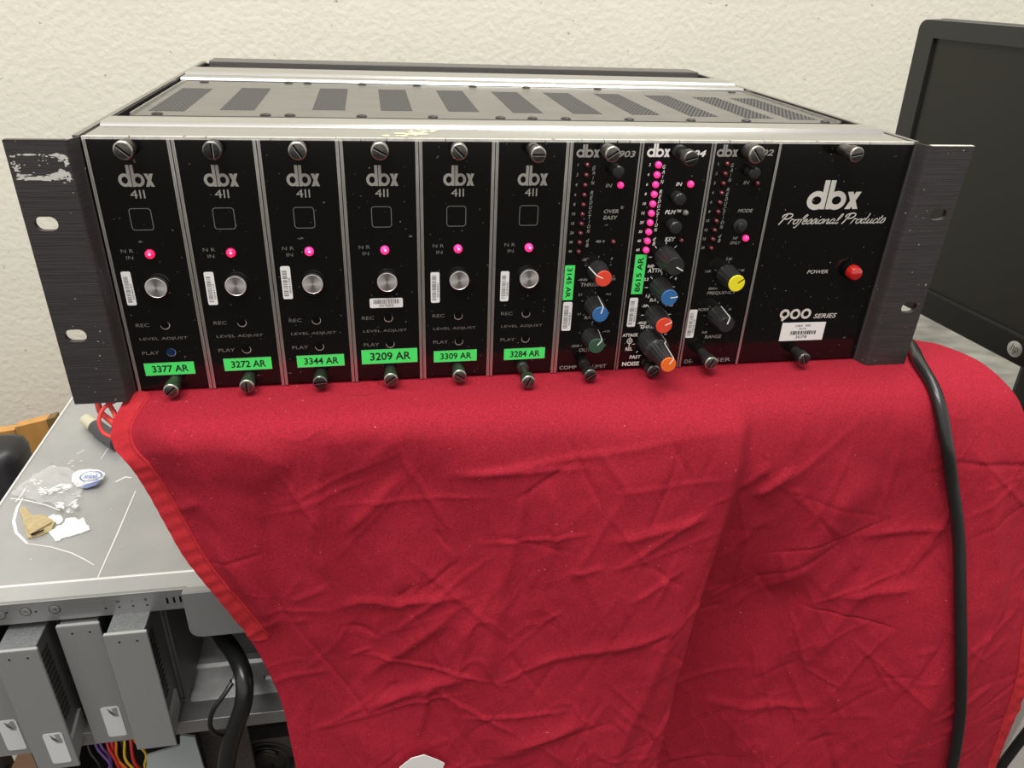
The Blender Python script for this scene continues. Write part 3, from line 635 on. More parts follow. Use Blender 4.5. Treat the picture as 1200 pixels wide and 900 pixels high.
# ---- 902-style de-esser
X0 = 306.3; md = thing('de_esser_module', 'de-esser rack module with one yellow capped knob beside the wide power supply panel', 'rack module'); local(md, X0)
faceplate(md, 0, 36.6, (1, 0), 1.1, .9)
pr = MB(); l = lambda v: v-X0
logo(pr, l(308.6), l(320.4), -7.8, -1.6, yp); pr.build('printed_logo', PRINT, md); pr = MB(); put(pr, '902', l(331), l(340.9), -7.3, -4.0, yp, shear=.2, bold=.02)
vert_text(pr, l(318.6), -12.3, -53.7, yp)
put(pr, 'IN', l(326.8), l(330.2), -22.4, -20.5, yp, shear=.2); put(pr, 'MODE', l(326.6), l(335.4), -37.8, -35.9, yp, shear=.2); put(pr, 'HF', l(326.6), l(329.8), -53.2, -51.6, yp, shear=.2, bold=0); put(pr, 'ONLY', l(325.4), l(331.6), -56, -54.2, yp, shear=.2, bold=0)
ledrow(md, pr, l(315), -11.4, l(314.1), -57.7, ['1', '2', '3', '4', '6', '8', '10', '12', '15', '20'], yp, LEDD)
ticks(pr, l(326.8), -74.2, 7.2, yp, n=5, w=.2, L_=1.2); ticks(pr, l(325.6), -99.2, 7.2, yp, n=7, w=.2, L_=1.2)
for s, x, z in (('2.5K', 326.6, -64.6), ('1.6K', 315.2, -71.7), ('4K', 336.2, -71.6), ('800Hz', 320.1, -82.3), ('10', 333, -95.7), ('0dB', 319.6, -110)): put_w(pr, s, l(x), z, 1.5, yp, bold=.005, shear=.15)
put(pr, 'FREQUENCY', l(316.9), l(334.8), -86.3, -84.1, yp, shear=.15); put(pr, 'NORM', l(313), l(319.7), -96.2, -94.4, yp, bold=0, shear=.15); put(pr, 'RANGE', l(320.3), l(331), -114.2, -112, yp, shear=.15)
put(pr, 'DE-', l(310), l(315.4), -130.2, -127.9, yp, bold=0); put(pr, 'ESSER', l(324.2), l(339.7), -130.2, -127.7, yp, bold=0)
pr.build('printed_lettering', PRINT, md)
led(md, l(334.3), -21.8, 1.5, LEDD); led(md, l(334), -52.4, 1.8, LEDP, core=False)
rbutton(md, l(329.2), -15.2, 3.2, 7); rbutton(md, l(329.2), -45.2, 2.7, 4, collar=4)
sticker(md, (l(307.8), l(312.8), -113.2, -95.2), num='00419')
knob(md, l(326.9), -74.2, 13.5, 'yellow', ang=.6, r0=6.2, r1=4.8); knob(md, l(325.5), -99.3, 14, None, ang=1.35, r0=6.0, r1=4.7)
thumbscrew(md, l(326.3), -4.7, 10.5, r=4.6, r0=4.3, ang=-.9); thumbscrew(md, l(320), -123.4, 15, r=4.0, r0=3.0, ang=1.2)
# ---- power supply
X0 = 342.9; md = thing('power_supply_module', 'wide glossy black power supply panel with a red power lamp and white script lettering', 'rack module'); local(md, X0)
faceplate(md, 0, 80.2, (1, 0), 1.5)
pr = MB(); l = lambda v: v-X0
logo(pr, l(366.6), l(398.7), -36.5, -20.3, yp); pr.build('printed_logo', mat('bright_grey_ink', srgb(205, 201, 192), .6), md); pr = MB()
put(pr, 'POWER', l(377.2), l(390.4), -74.7, -72.5, yp, shear=.2, bold=0)
pr.build('printed_lettering', MATS['bright_grey_ink'], md); pr = MB()
nine(pr, l(365.9), l(372.2), -104.3, -96.9, yp, 1.6); zero(pr, l(372.6), l(379.2), -103.6, -96.9, yp, 1.5); zero(pr, l(379.7), l(386.3), -103.6, -96.9, yp, 1.5)
put(pr, 'SERIES', l(388.4), l(403.6), -103.5, -100.5, yp, shear=.25)
pr.build('series_lettering', MATS['bright_grey_ink'], md); pr = MB()
G = {'P': ([[(-.1, 1.3), (-.15, 1.8), (.4, 2.15), (1.1, 2.0), (1.15, 1.4), (.7, 1.05), (.35, 1.1)], [(.35, 2.0), (.2, .9), (.0, -.1)]], 1.35),
     'r': ([[(0, 0), (.1, .8), (.15, 1.05), (.35, .9), (.6, .95)]], .62),
     'o': ([[(.45, .95), (.12, .75), (.05, .3), (.3, 0), (.58, .2), (.65, .65), (.45, .95), (.8, .85)]], .78),
     'f': ([[(-.25, -.6), (0, -.75), (.2, 0), (.4, 1.6), (.65, 1.95), (.7, 1.6), (.3, .9)], [(.0, .95), (.6, 1.0)]], .62),
     'e': ([[(.05, .45), (.5, .65), (.5, .95), (.25, .95), (.05, .5), (.15, .05), (.4, 0), (.68, .3)]], .66),
     's': ([[(0, .1), (.4, 1.1), (.6, .5), (.45, .05), (.1, .05)]], .66),
     'i': ([[(.15, .95), (.1, .3), (.25, 0), (.45, .25)], [(.2, 1.4), (.24, 1.52)]], .45),
     'n': ([[(.05, 0), (.15, .95), (.2, .7), (.5, .98), (.62, .7), (.6, .15), (.75, 0), (.92, .25)]], .92),
     'a': ([[(.6, .85), (.3, .98), (.05, .55), (.15, .05), (.4, .1), (.6, .5)], [(.62, .95), (.58, .25), (.72, 0), (.92, .25)]], .92),
     'l': ([[(.0, .2), (.35, 1.2), (.4, 1.95), (.2, 1.9), (.1, 1.0), (.1, .2), (.28, 0), (.5, .25)]], .48),
     'd': ([[(.6, .85), (.3, .98), (.05, .55), (.15, .05), (.4, .1), (.6, .5)], [(.62, 2.05), (.6, 1.1), (.58, .25), (.72, 0), (.92, .25)]], .95),
     'u': ([[(.1, .95), (.05, .25), (.25, 0), (.55, .4)], [(.6, .95), (.58, .25), (.72, 0), (.92, .25)]], .92),
     'c': ([[(.55, .8), (.35, .98), (.05, .6), (.12, .08), (.4, 0), (.68, .3)]], .66),
     't': ([[(.3, 1.6), (.1, .5), (.2, .02), (.5, .25)], [(-.05, 1.1), (.5, 1.15)]], .5), ' ': ([], .7)}
s = 'Professional Products'; wtot = sum(G[c][1] for c in s); sc = (418.5-353.5)/wtot; xx = l(352.6)
for c in s:
    for pl in G[c][0]:
        q = [(a+.35*b, b) for a, b in pl]; q = [tuple(v) for v in crom([Vector((a, b)) for a, b in q], 4)]
        stroke(pr, [(xx+a*sc, -44.8+b*2.75) for a, b in q], .52 if c != 'P' else .68, yp)
    xx += G[c][1]*sc
pr.build('script_lettering', MATS['bright_grey_ink'], md)
mb = MB(); mb.lathe([(.0052, 0), (.0052, .003), (.0046, .0034)], (l(403.9)*MM, 0, -.0727), 32); b_ = mb.build('power_lamp', SLOT, md, smooth=30)
mb = MB(); mb.lathe([(.0043, .0034), (.0043, .0062, 1), (.0036, .0078), (.002, .0086), (.0006, .0088)], (l(403.9)*MM, 0, -.0727), 48, flute=.06, nf=12)
mb.build('lamp_lens', mat('red_faceted_lens', (.38, .01, .008, 1), .12, emit=(1, .02, .02, 1), estr=.05, coat=1), b_, smooth=40, label='round red lens')
mb = MB(); mb.prism([(a*MM, -.00005, b*MM) for a, b in ((l(369.1), -117.9), (l(397.8), -118), (l(397.7), -106.1), (l(369), -105.8))], (0, -.0002, 0)); lb = mb.build('barcode_label', WHITE, md)
mb = MB(); y = -.00027
put(mb, 'DBX  900', l(378), l(388), -108.8, -107.3, y); put(mb, '(AUD)', l(380.5), l(385.5), -111, -109.5, y); put(mb, '3078', l(379.4), l(387), -116.5, -114.6, y)
rr = random.Random(3); t = l(375.4)
while t < l(391.5):
    w = rr.choice((.3, .5, .9)); mb.add([(t*MM, y, -.114), ((t+w)*MM, y, -.114), ((t+w)*MM, y, -.1115), (t*MM, y, -.1115)], [(0, 1, 2, 3)]); t += w+rr.choice((.3, .5))
mb.build('label_printing', INK, lb)
thumbscrew(md, l(380.5), -3.6, 14.5, r=4.0, r0=3.2, ang=.2); thumbscrew(md, l(381.5), -125, 12.2, r=3.8, r0=3.0, ang=-1.2, M=SCREWD)

# ------------------------------------------------------------------ red cloth over the support
ZT = -.1337
Lp = [((-.002, .27, ZT), 0), ((-.004, .03, ZT), .18), ((-.0055, -.002, ZT-.0004), .22)]
for (px, py), Y, v in (((131, 500), -.015, .255), ((134, 525), -.023, .285), ((150, 548), -.032, .315), ((182, 603), -.038, .40), ((215, 660), -.043, .48), ((250, 705), -.046, .555), ((290, 762), -.048, .64), ((325, 830), -.05, .75), ((345, 900), -.052, .85), ((360, 965), -.054, 1)):
    Lp.append((tuple(onY(px, py, Y)), v))
Rp = [((.476, .27, ZT), 0), ((.478, .05, ZT), .16), ((.4822, .026, ZT), .19), ((.4965, .0156, ZT), .22), ((.508, -.0107, ZT-.001), .25)]
for (px, py), Y, v in (((1189, 463), -.035, .285), ((1202, 495), -.045, .315), ((1222, 560), -.055, .40), ((1224, 650), -.065, .52), ((1204, 735), -.075, .66), ((1193, 790), -.08, .75), ((1150, 900), -.085, .92), ((1132, 950), -.088, 1)):
    Rp.append((tuple(onY(px, py, Y)), v))
Mp = [((0, .27, ZT), 0), ((0, .03, ZT), .18), ((0, -.012, ZT), .22), ((0, -.030, ZT-.0012), .25), ((0, -.0385, ZT-.005), .272), ((0, -.044, ZT-.013), .295), ((0, -.0475, ZT-.03), .33), ((0, -.050, ZT-.06), .39), ((0, -.052, -.28), .55), ((0, -.053, -.42), .78), ((0, -.055, -.60), 1)]
def pl_eval(P_, v):
    for i in range(len(P_)-1):
        a, b = P_[i][1], P_[i+1][1]
        if v <= b or i == len(P_)-2:
            t = max(0, min(1, (v-a)/(b-a)))
            p0 = Vector(P_[max(i-1, 0)][0]); p1 = Vector(P_[i][0]); p2 = Vector(P_[i+1][0]); p3 = Vector(P_[min(i+2, len(P_)-1)][0])
            m1 = (p2-p0)/2; m2 = (p3-p1)/2
            # limit tangents on uneven spacing
            s_ = (p2-p1).length
            if m1.length > s_: m1 = m1.normalized()*s_
            if m2.length > s_: m2 = m2.normalized()*s_
            return p1*(2*t**3-3*t*t+1)+m1*(t**3-2*t*t+t)+p2*(-2*t**3+3*t*t)+m2*(t**3-t*t)
def sst(a, b, x):
    t = max(0, min(1, (x-a)/(b-a))); return t*t*(3-2*t)
def W2(px, py):                     # a place on the hanging front of the cloth
    p = onY(px, py, -.05); return (p.x, p.z)
FOLD = [W2(*q) for q in ((868, 448), (862, 500), (845, 560), (826, 630), (800, 700), (778, 770), (752, 850), (735, 920), (720, 990))]
def foldx(z):
    for i in range(len(FOLD)-1):
        if z >= FOLD[i+1][1]:
            t = (z-FOLD[i][1])/(FOLD[i+1][1]-FOLD[i][1]); return FOLD[i][0]+(FOLD[i+1][0]-FOLD[i][0])*t
    return FOLD[-1][0]
CR = []                             # creases: x0,z0,x1,z1,width,height
def crease(a, b, w, h): A, B = W2(*a), W2(*b); CR.append((A[0], A[1], B[0], B[1], w, h))
for a, b, w, h in (((250, 520), (345, 560), .012, .0035), ((265, 545), (330, 500), .009, .003), ((345, 545), (400, 800), .018, .005), ((300, 560), (330, 800), .02, -.005), ((240, 640), (330, 760), .010, .003),
                   ((420, 560), (520, 480), .007, .0025), ((400, 640), (480, 560), .006, .0022), ((520, 560), (700, 545), .004, .0016), ((520, 566), (860, 500), .0035, .0018), ((700, 620), (830, 590), .006, .002),
                   ((380, 720), (560, 690), .006, .002), ((540, 700), (420, 800), .006, .0024), ((505, 780), (488, 850), .005, .0028), ((420, 830), (560, 770), .006, .0024), ((600, 600), (560, 790), .010, .003),
                   ((640, 560), (650, 640), .005, .002), ((900, 540), (860, 570), .006, .002), ((880, 580), (930, 545), .005, .003), ((1005, 540), (900, 700), .03, .008), ((1010, 600), (870, 820), .018, .004), ((930, 770), (1020, 640), .010, .003),
                   ((1100, 600), (1000, 620), .005, .002), ((1060, 720), (980, 880), .014, .004), ((900, 720), (850, 880), .016, .004), ((1150, 500), (1130, 700), .012, .003), ((960, 460), (930, 530), .008, .002), ((1120, 430), (1095, 470), .006, .003),
                   ((790, 700), (600, 760), .006, .002), ((690, 800), (560, 860), .008, .003), ((780, 690), (690, 870), .010, .003), ((460, 630), (470, 790), .007, .002), ((820, 840), (950, 800), .006, .002), ((960, 690), (1060, 660), .006, .002),
                   ((150, 560), (185, 540), .004, .002), ((200, 620), (232, 600), .004, .0015), ((880, 452), (905, 500), .005, .002), ((868, 440), (884, 470), .003, .003)):
    crease(a, b, w*1.0, h)
Rc = random.Random(21)
for k in range(420):
    x = Rc.uniform(.02, .60); z = Rc.uniform(-.56, -.17); a = Rc.choice((Rc.gauss(.5, .35), Rc.gauss(2.0, .4), Rc.gauss(1.2, .5))); L_ = Rc.uniform(.012, .10)
    CR.append((x, z, x+L_*math.cos(a), z+L_*math.sin(a), Rc.uniform(.0009, .004), Rc.uniform(.0003, .0013)*Rc.choice((1, 1, -1))))
def crease_h(x, z):
    h = 0
    for x0, z0, x1, z1, w, a in CR:
        dx, dz = x1-x0, z1-z0; L2 = dx*dx+dz*dz
        t = ((x-x0)*dx+(z-z0)*dz)/L2
        if t < -.05 or t > 1.05: continue
        d = ((x-x0)*dz-(z-z0)*dx)/math.sqrt(L2)
        if abs(d) > 3.2*w: continue
        e = sst(-.05, .3, t)*sst(1.05, .7, t)
        h += a*e*(math.exp(-abs(d)/w*1.4) if d > 0 else math.exp(-(d/w)**2*2.2))
    return h
def cloth_pt(u, v, disp=True):
    L_, R_, M_ = pl_eval(Lp, v), pl_eval(Rp, v), pl_eval(Mp, v)
    a = sst(0, .07, u); b = sst(1, .86, u)
    y = M_.y+(L_.y-M_.y)*(1-a)+(R_.y-M_.y)*(1-b); z = M_.z+(L_.z-M_.z)*(1-a)+(R_.z-M_.z)*(1-b)
    # spread the difference of the ends evenly lower down
    k = sst(.3, .6, v); y2 = M_.y+(R_.y-M_.y)*sst(.35, 1, u)+(L_.y-M_.y)*(1-a); z2 = L_.z+(R_.z-L_.z)*u
    y = y*(1-k)+y2*k; z = z*(1-k)+z2*k
    x = L_.x+(R_.x-L_.x)*u
    if disp:
        g = sst(.262, .36, v); g2 = sst(.245, .30, v)
        zz = z
        if g2 > 0:
            d = x-foldx(zz); A = .024*sst(-.14, -.42, zz)+.008
            left = math.exp(-(d/.075)**2) if d < 0 else 1-sst(0, .014, d)
            rec = sst(.0, .016, d)*(1-sst(.03, .13, d))
            y -= g2*(A*left - .010*sst(-.14, -.34, zz)*rec)
            y -= g*.013*noise.noise(Vector((x*7+3, zz*3.5, 1)))*(1+sst(-.15, -.4, zz))
            y -= g*.006*noise.noise(Vector((x*17, zz*9+x*9, 4)))
            y -= g*crease_h(x, zz)
            y -= g2*.00045*noise.noise(Vector((x*120, zz*70, 9)))
        if v < .26: z += 0
    return Vector((x, y, z))
NU, NV = 400, 380
vs_list = [i/40*.2 for i in range(40)]+[.2+(i/60)*.12 for i in range(60)]+[.32+.68*i/279 for i in range(280)]
mb = MB(); vs = []
for v in vs_list:
    for i in range(NU+1): vs.append(cloth_pt(i/NU, v))
W_ = NU+1
mb.add(vs, [(j*W_+i, j*W_+i+1, (j+1)*W_+i+1, (j+1)*W_+i) for j in range(len(vs_list)-1) for i in range(NU)])
cloth = mb.build('red_cloth', CLOTH, smooth=180)
tag(cloth, 'creased red cotton cloth hanging down in front from under the audio rack', 'cloth')
sm = cloth.modifiers.new('thickness', 'SOLIDIFY'); sm.thickness = .0006; sm.offset = 1
def ribbon(name, side, w, v0, v1, off, n=160, M=HEM):
    """turned-over hem lying on the cloth edge"""
    f = []; b = []
    for j in range(n+1):
        v = v0+(v1-v0)*j/n; Wd = (pl_eval(Rp, v)-pl_eval(Lp, v)).length; k_ = 5
        for i in range(k_+1):
            u = w/Wd*i/k_; u = u if side == 0 else 1-u
            p = cloth_pt(u, v); h = off*(1+.35*math.sin(v*310+i)*.6)*(.35+.65*math.sin(PI*(i+.35)/(k_+.7)))
            nrm = Vector((0, -1, .25)) if v > .25 else Vector((0, -.3, 1)); f.append(p+nrm.normalized()*h); b.append(p+nrm.normalized()*.0002)
    q = k_+1; mb = MB(); F_ = [(j*q+i, j*q+i+1, (j+1)*q+i+1, (j+1)*q+i) for j in range(n) for i in range(k_)]
    mb.add(f, F_); o = mb.build(name, M, cloth, smooth=180); return o
ribbon('hem', 0, .0105, .215, .645, .0016); ribbon('hem', 1, .012, .42, 1, .0016)
for side, w, v0, v1 in ((0, .0115, .215, .64), (1, .0132, .42, 1)):
    pts = []
    for j in range(90):
        v = v0+(v1-v0)*j/89; Wd = (pl_eval(Rp, v)-pl_eval(Lp, v)).length; u = w/Wd; u = u if side == 0 else 1-u
        pts.append(cloth_pt(u, v)+Vector((0, -.0008, .0004)))
    MB().tube(pts, .0008, 6, smooth=0).build('hem_seam', HEM, cloth, smooth=180)
CORD = mat('red_cord', (.62, .045, .04, 1), .7)
def cpts(l): return [onY(a, b, y) for a, b, y in l]
mb = MB()
mb.tube(cpts([(137, 469, -.004), (122, 478, -.008), (116, 493, -.012), (121, 507, -.015), (133, 513, -.018)]), .0011, 8)
mb.tube(cpts([(114, 470, .004), (118, 483, -.002), (126, 490, -.006), (134, 497, -.01)]), .0016, 8)
mb.tube(cpts([(126, 471, .001), (134, 484, -.006), (136, 492, -.010)]), .0013, 8)
mb.build('draw_cord', CORD, cloth, smooth=180)
pts = [onY(a, b, -.068) for a, b in ((468, 899), (482, 888), (497, 884), (513, 890), (521, 894), (508, 925), (478, 930))]
MB().prism(pts, (0, -.0006, 0)).build('white_fabric_tag', mat('tag_white', srgb(228, 224, 222), .8), cloth, label='small white tag at the hanging cloth')

# support case under the cloth
sup = thing('support_case', 'grey case hidden under the red cloth that carries the audio rack', 'case', (.24, .13, -.299))
mb = MB(); mb.box(-.185, .236, -.145, .13, 0.0, .1646, .004); mb.build('case_body', DARKM, sup)
mb = MB(); mb.box(-.18, .232, -.147, -.145, .01, .155); mb.build('case_front', STRIPM, sup)

# ------------------------------------------------------------------ drive server
SZ = -.300; sx0, sx1 = -.1635, .277
srv = thing('drive_server', 'grey metal rack server with scratched top and open drive bays under the cloth', 'server', ((sx0+sx1)/2, .2, -.4445))
def sp_(o): o.parent = srv; o.matrix_parent_inverse = Matrix.Translation(srv.location).inverted(); return o
mb = MB(); mb.add([(sx0, .0465, SZ), (sx1, .0465, SZ), (sx1, .33, SZ), (sx0, .33, SZ), (sx0, .0465, SZ-.0016), (sx1, .0465, SZ-.0016), (sx1, .33, SZ-.0016), (sx0, .33, SZ-.0016)], [(0, 1, 2, 3), (4, 5, 6, 7), (0, 1, 5, 4), (1, 2, 6, 5), (2, 3, 7, 6), (3, 0, 4, 7)])
sp_(mb.build('top_panel', CHG))
mb = MB(); mb.add([(sx0, .0445, SZ-.0002), (sx1, .0445, SZ-.0002), (sx1, .0302, SZ-.0022), (sx0, .0302, SZ-.0022), (sx0, .0445, SZ-.003), (sx1, .0445, SZ-.003), (sx1, .0302, SZ-.004), (sx0, .0302, SZ-.004)], [(0, 1, 2, 3), (4, 5, 6, 7), (0, 1, 5, 4), (1, 2, 6, 5), (2, 3, 7, 6), (3, 0, 4, 7)])
sp_(mb.build('front_bevel', CHG))
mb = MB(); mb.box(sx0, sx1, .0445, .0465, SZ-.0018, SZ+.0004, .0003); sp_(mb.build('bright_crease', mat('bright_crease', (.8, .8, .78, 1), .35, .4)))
mb = MB(); mb.box(sx0, -.0088, .030, .033, -.3195, SZ-.0018, .0003); strip = sp_(mb.build('control_strip', STRIPM))
mb = MB(); mb.box(sx0-.0012, sx0+.0003, .031, .33, SZ-.0012, SZ+.0012); sp_(mb.build('lit_side_lip', mat('bright_crease', srgb(220, 220, 218))))  # bent lip of the side plate, its lit edge painted as a pale strip
mb = MB(); mb.box(sx0-.0004, sx0+.0016, .033, .33, -.443, SZ-.0016); mb.box(sx1-.0016, sx1, .033, .33, -.443, SZ-.0016); sp_(mb.build('side_wall', DRV))
mb = MB(); mb.box(sx0+.0016, sx1-.0016, .322, .324, -.443, SZ-.0016); mb.box(sx0+.0016, sx1-.0016, .045, .322, SZ-.0045, SZ-.0025); sp_(mb.build('inner_shell', DRV))
mb = MB(); mb.box(sx0, sx1, .028, .0315, -.4445, -.4315, .0003); mb.box(sx0, sx1, .0315, .046, -.4335, -.4318); sp_(mb.build('bottom_rail', STRIPM))
mb = MB(); prof = [(.0465, -.4385), (.052, -.4385), (.053, -.4365), (.060, -.4365), (.0615, -.4395), (.085, -.4395), (.087, -.4368), (.094, -.4368), (.096, -.4395), (.32, -.4395), (.32, -.4412), (.0465, -.4412)]
n = len(prof); xs = (sx0+.002, sx1-.002); mb.add([(x, y, z) for x in xs for y, z in prof], [tuple(range(n)), tuple(range(n, 2*n))[::-1]]+[(i, (i+1) % n, (i+1) % n+n, i+n) for i in range(n)]); sp_(mb.build('bay_floor', SHINY))
mb = MB()
for x in (-.004, .022, .048, .074): 
    mb.box(x, x+.008, .068, .0695, -.4395, -.4375); mb.box(x, x+.0015, .068, .080, -.4395, -.4375); mb.box(x+.0065, x+.008, .068, .080, -.4395, -.4375)
sp_(mb.build('floor_clip', SHINY))
for x in (-.130, -.0975, -.0645, -.0315):
    mb = MB(); mb.box(x-.0008, x+.0008, .046, .2, -.4318, -.322); sp_(mb.build('bay_divider', SLEDD))
# mounting flange with a rounded lower corner
out = [(-.0105, -.3015), (-.0105, -.334)]+[(-.0105+.008-.008*math.cos(a*PI/12), -.334-.008*math.sin(a*PI/12)) for a in range(1, 7)]+[(.070, -.342), (.070, -.3015)]
MBf = MB().prism([(x, .0245, z) for x, z in out], (0, .0022, 0)); sp_(MBf.build('front_flange', mat('flange_grey', (.24, .245, .245, 1), .42, .3)))
mb = MB(); mb.box(-.0105, .07, .0267, .031, -.305, -.3015); sp_(mb.build('flange_fold', STRIPM))
# strip details
def onS(px, py): p = onY(px, py, .0299); return p
for px, py, r in ((30, 717, .0035), (64, 714, .0035), (0, 721, .0035)):
    p = onS(px, py); mb = MB(); mb.lathe([(r, 0), (r, .0003), (r*.93, .0003), (r*.9, 0.00005)], (p.x, .030, p.z), 28); o = sp_(mb.build('strip_button', mat('strip_groove', (.08, .08, .08, 1), .4, .5), smooth=30))
    mb = MB(); mb.lathe([(r*.86, 0), (r*.86, .0003), (r*.8, .0005)], (p.x, .030, p.z), 28); o2 = mb.build('button_face', STRIPM, o, smooth=30)
    mb = MB(); q = Vector((p.x*1000, p.z*1000))
    if px == 30: stroke(mb, [(q.x-1.3, q.y-.9), (q.x, q.y+1.0), (q.x+1.3, q.y-.9)], .45, .02946)
    if px == 64: stroke(mb, [(q.x-1.2, q.y), (q.x+.2, q.y), (q.x+1.3, q.y+1.2)], .45, .02946); stroke(mb, [(q.x+.1, q.y), (q.x+1.3, q.y-1.2)], .45, .02946)
    if mb.v: mb.build('button_mark', INK, o)
mb = MB()
for px, py in ((42, 717), (8, 718), (124, 713), (140, 711.5), (156, 710), (172.5, 709)): 
    p = onS(px, py); mb.box(p.x-.0006, p.x+.0006, .0298, .0302, p.z-.0005, p.z+.0005)
for px, py in ((196, 704), (204, 703), (211.5, 702), (219.5, 701)):
    p = onS(px, py); mb.prism([(a, .0297, b) for a, b in stadium(p.x, p.z, .0012, .0014)], (0, .0004, 0)); mb.box(p.x-.0006, p.x+.0006, .0297, .0301, p.z-.0025, p.z+.0025)
o = sp_(mb.build('strip_slots', SLOT)); o['kind'] = 'stuff'
mb = MB(); K = lambda px, py: onS(px, py)*1000
a = K(122, 706.5); stroke(mb, [(a.x, a.z-.9), (a.x, a.z+.9)], .3, .0297)
a = K(138, 705); 
for s_ in (-1, 1): stroke(mb, [(a.x-1, a.z-.8*s_), (a.x+1, a.z+.8*s_)], .35, .0297)
stroke(mb, [(a.x-1.1, a.z-.9), (a.x-1.1, a.z+.9)], .3, .0297); stroke(mb, [(a.x+1.1, a.z-.9), (a.x+1.1, a.z+.9)], .3, .0297)
a = K(154.5, 704); stroke(mb, [(a.x+.5, a.z+.9), (a.x-.2, a.z), (a.x+.2, a.z-.9)], .4, .0297)
a = K(170.5, 702.5); stroke(mb, ringpts(a.x, a.z, .8), .35, .0297, True); stroke(mb, ringpts(a.x, a.z, .3), .35, .0297, True)
sp_(mb.build('strip_symbols', mat('dark_symbol', (.05, .05, .05, 1), .5)))
# scratches on the lid, worn into the paint, plus one long pale line
SCR = mat('scratch_and_line', srgb(226, 225, 222), .5)
mb = MB()
def lid_ribbon(pts, w):
    Z = SZ+.00025; q = [onZ(a, b, Z) for a, b in pts]; n = len(q); vs = []
    for i in range(n):
        t = (q[min(i+1, n-1)]-q[max(i-1, 0)]).normalized(); s_ = Vector((-t.y, t.x, 0))*(w/2*(.4+.6*math.sin(PI*(i+.6)/(n+.2)))); vs += [q[i]+s_, q[i]-s_]
    mb.add(vs, [(2*i, 2*i+1, 2*i+3, 2*i+2) for i in range(n-1)])
lid_ribbon([(159, 575), (136, 629), (114, 678)], .0012)  # long straight pale line across the lid
lid_ribbon([(27, 583), (20, 595), (16, 611), (19, 624), (32, 637)], .0022); lid_ribbon([(32, 637), (60, 641), (84, 648), (100, 656), (110, 662)], .0010)
lid_ribbon([(127, 525), (118, 538)], .0008); lid_ribbon([(135, 565), (147, 559), (154, 560)], .0022); lid_ribbon([(90, 532), (99, 527)], .001)
for a in ((81, 543, 4), (84, 540, 5), (85, 546, 3), (95, 540, 3), (36, 655, 1)): lid_ribbon([(a[0]-a[2]/2, a[1]+.5), (a[0]+a[2]/2, a[1]-.5)], .0012)
o = sp_(mb.build('scratches_and_line', SCR)); o['kind'] = 'stuff'

# sleds
LBL = mat('plain_label', srgb(205, 206, 206), .5)
def sled(x0, yf, ztop, words, lab=True, h=.119, first=False):
    w = .0273
    t = thing('drive_sled', words, 'drive tray', (x0+w/2, yf, ztop-h), 'grey drive trays in the server bays')
    def q(mb, name, M, parent=None, **k): return mb.build(name, M, parent or t, **k)
    hw = w/2
    mb = MB(); mb.box(-hw, hw, 0, .0022, 0, h, .0006); f = q(mb, 'front_face', SLED)
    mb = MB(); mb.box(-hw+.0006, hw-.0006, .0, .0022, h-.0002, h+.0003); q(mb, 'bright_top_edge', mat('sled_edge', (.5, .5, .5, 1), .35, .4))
    mb = MB(); mb.box(-hw+.0012, hw-.0025, .0022, .038, h-.0032, h-.0012, .0004); q(mb, 'top_cover', mat('sled_top', (.26, .27, .27, 1), .35, .5, var=.2, vscale=(500, 500, 500)))
    mb = MB(); mb.box(hw-.0045, hw-.0030, .0022, .040, .002, h-.0032); q(mb, 'side_plate', SLEDD)
    mb = MB()
    for k in range(13): mb.box(hw-.0031, hw-.0022, .006, .017, h-.014-k*.0052, h-.0122-k*.0052)
    q(mb, 'side_slats', mat('sled_slat', (.02, .02, .02, 1), .45))
    mb = MB(); mb.box(-hw+.0012, hw-.0028, .034, .15, .004, h-.004, .0015); q(mb, 'drive_body', DRV)
    mb = MB(); mb.tube([(hw-.0032, .0375, .008), (hw-.0032, .0375, h-.006)], .0022, 10, smooth=0); q(mb, 'side_bead', SLEDD, smooth=60)
    mb = MB(); mb.prism([(hw-.004, .0022, .004), (hw-.004, .0022, .024), (hw-.004, .026, .030), (hw-.004, .026, .012)], (.0032, 0, 0)); q(mb, 'hinge_bracket', SLED)
    mb = MB()
    for x in (-.0045, .0065): mb.box(x-.0006, x+.0006, -.0002, .0003, h-.0075, h-.0063)
    q(mb, 'indicator_holes', SLOT, f)
    if lab:
        mb = MB(); mb.prism([(a, -.00005, b) for a, b in rrect(-.0028, .0097, .006, .038, .0020)], (0, -.0002, 0)); o = q(mb, 'label', LBL)
        mb = MB(); rr = random.Random(int(x0*1e4)); y = -.0003
        for k in range(16):
            z = .0365-k*.0006; a = .0032+rr.random()*.002+abs(k-8)*.0001; b = .0088-rr.random()*.0008
            mb.add([(a, y, z), (b, y, z), (b, y, z-.0003), (a, y, z-.0003)], [(0, 1, 2, 3)])
        for k in range(5): stroke(mb, [(1.6+k*.4, 36-k*1.3), (3.4+k*.8, 34.0-k*1.3), (2.2+k*.5, 32-k*.9)], .5, y)
        q(mb, 'label_print', INK, o)
    return t
sled(-.1270, .010, -.3240, 'grey drive tray pulled well out, with whole white label, left of the flush tray', True)
sled(-.0935, .0255, -.3215, 'grey drive tray nearly flush, its white label half hidden by the right-hand tray', True, h=.1195)
sled(-.0592, .010, -.3180, 'rightmost grey drive tray, pulled out and without a label, beside the empty bay', False, h=.1155)
sled(-.1620, .0255, -.3235, 'grey drive tray cut off at the left edge of the photo, low label showing', True, h=.1195)

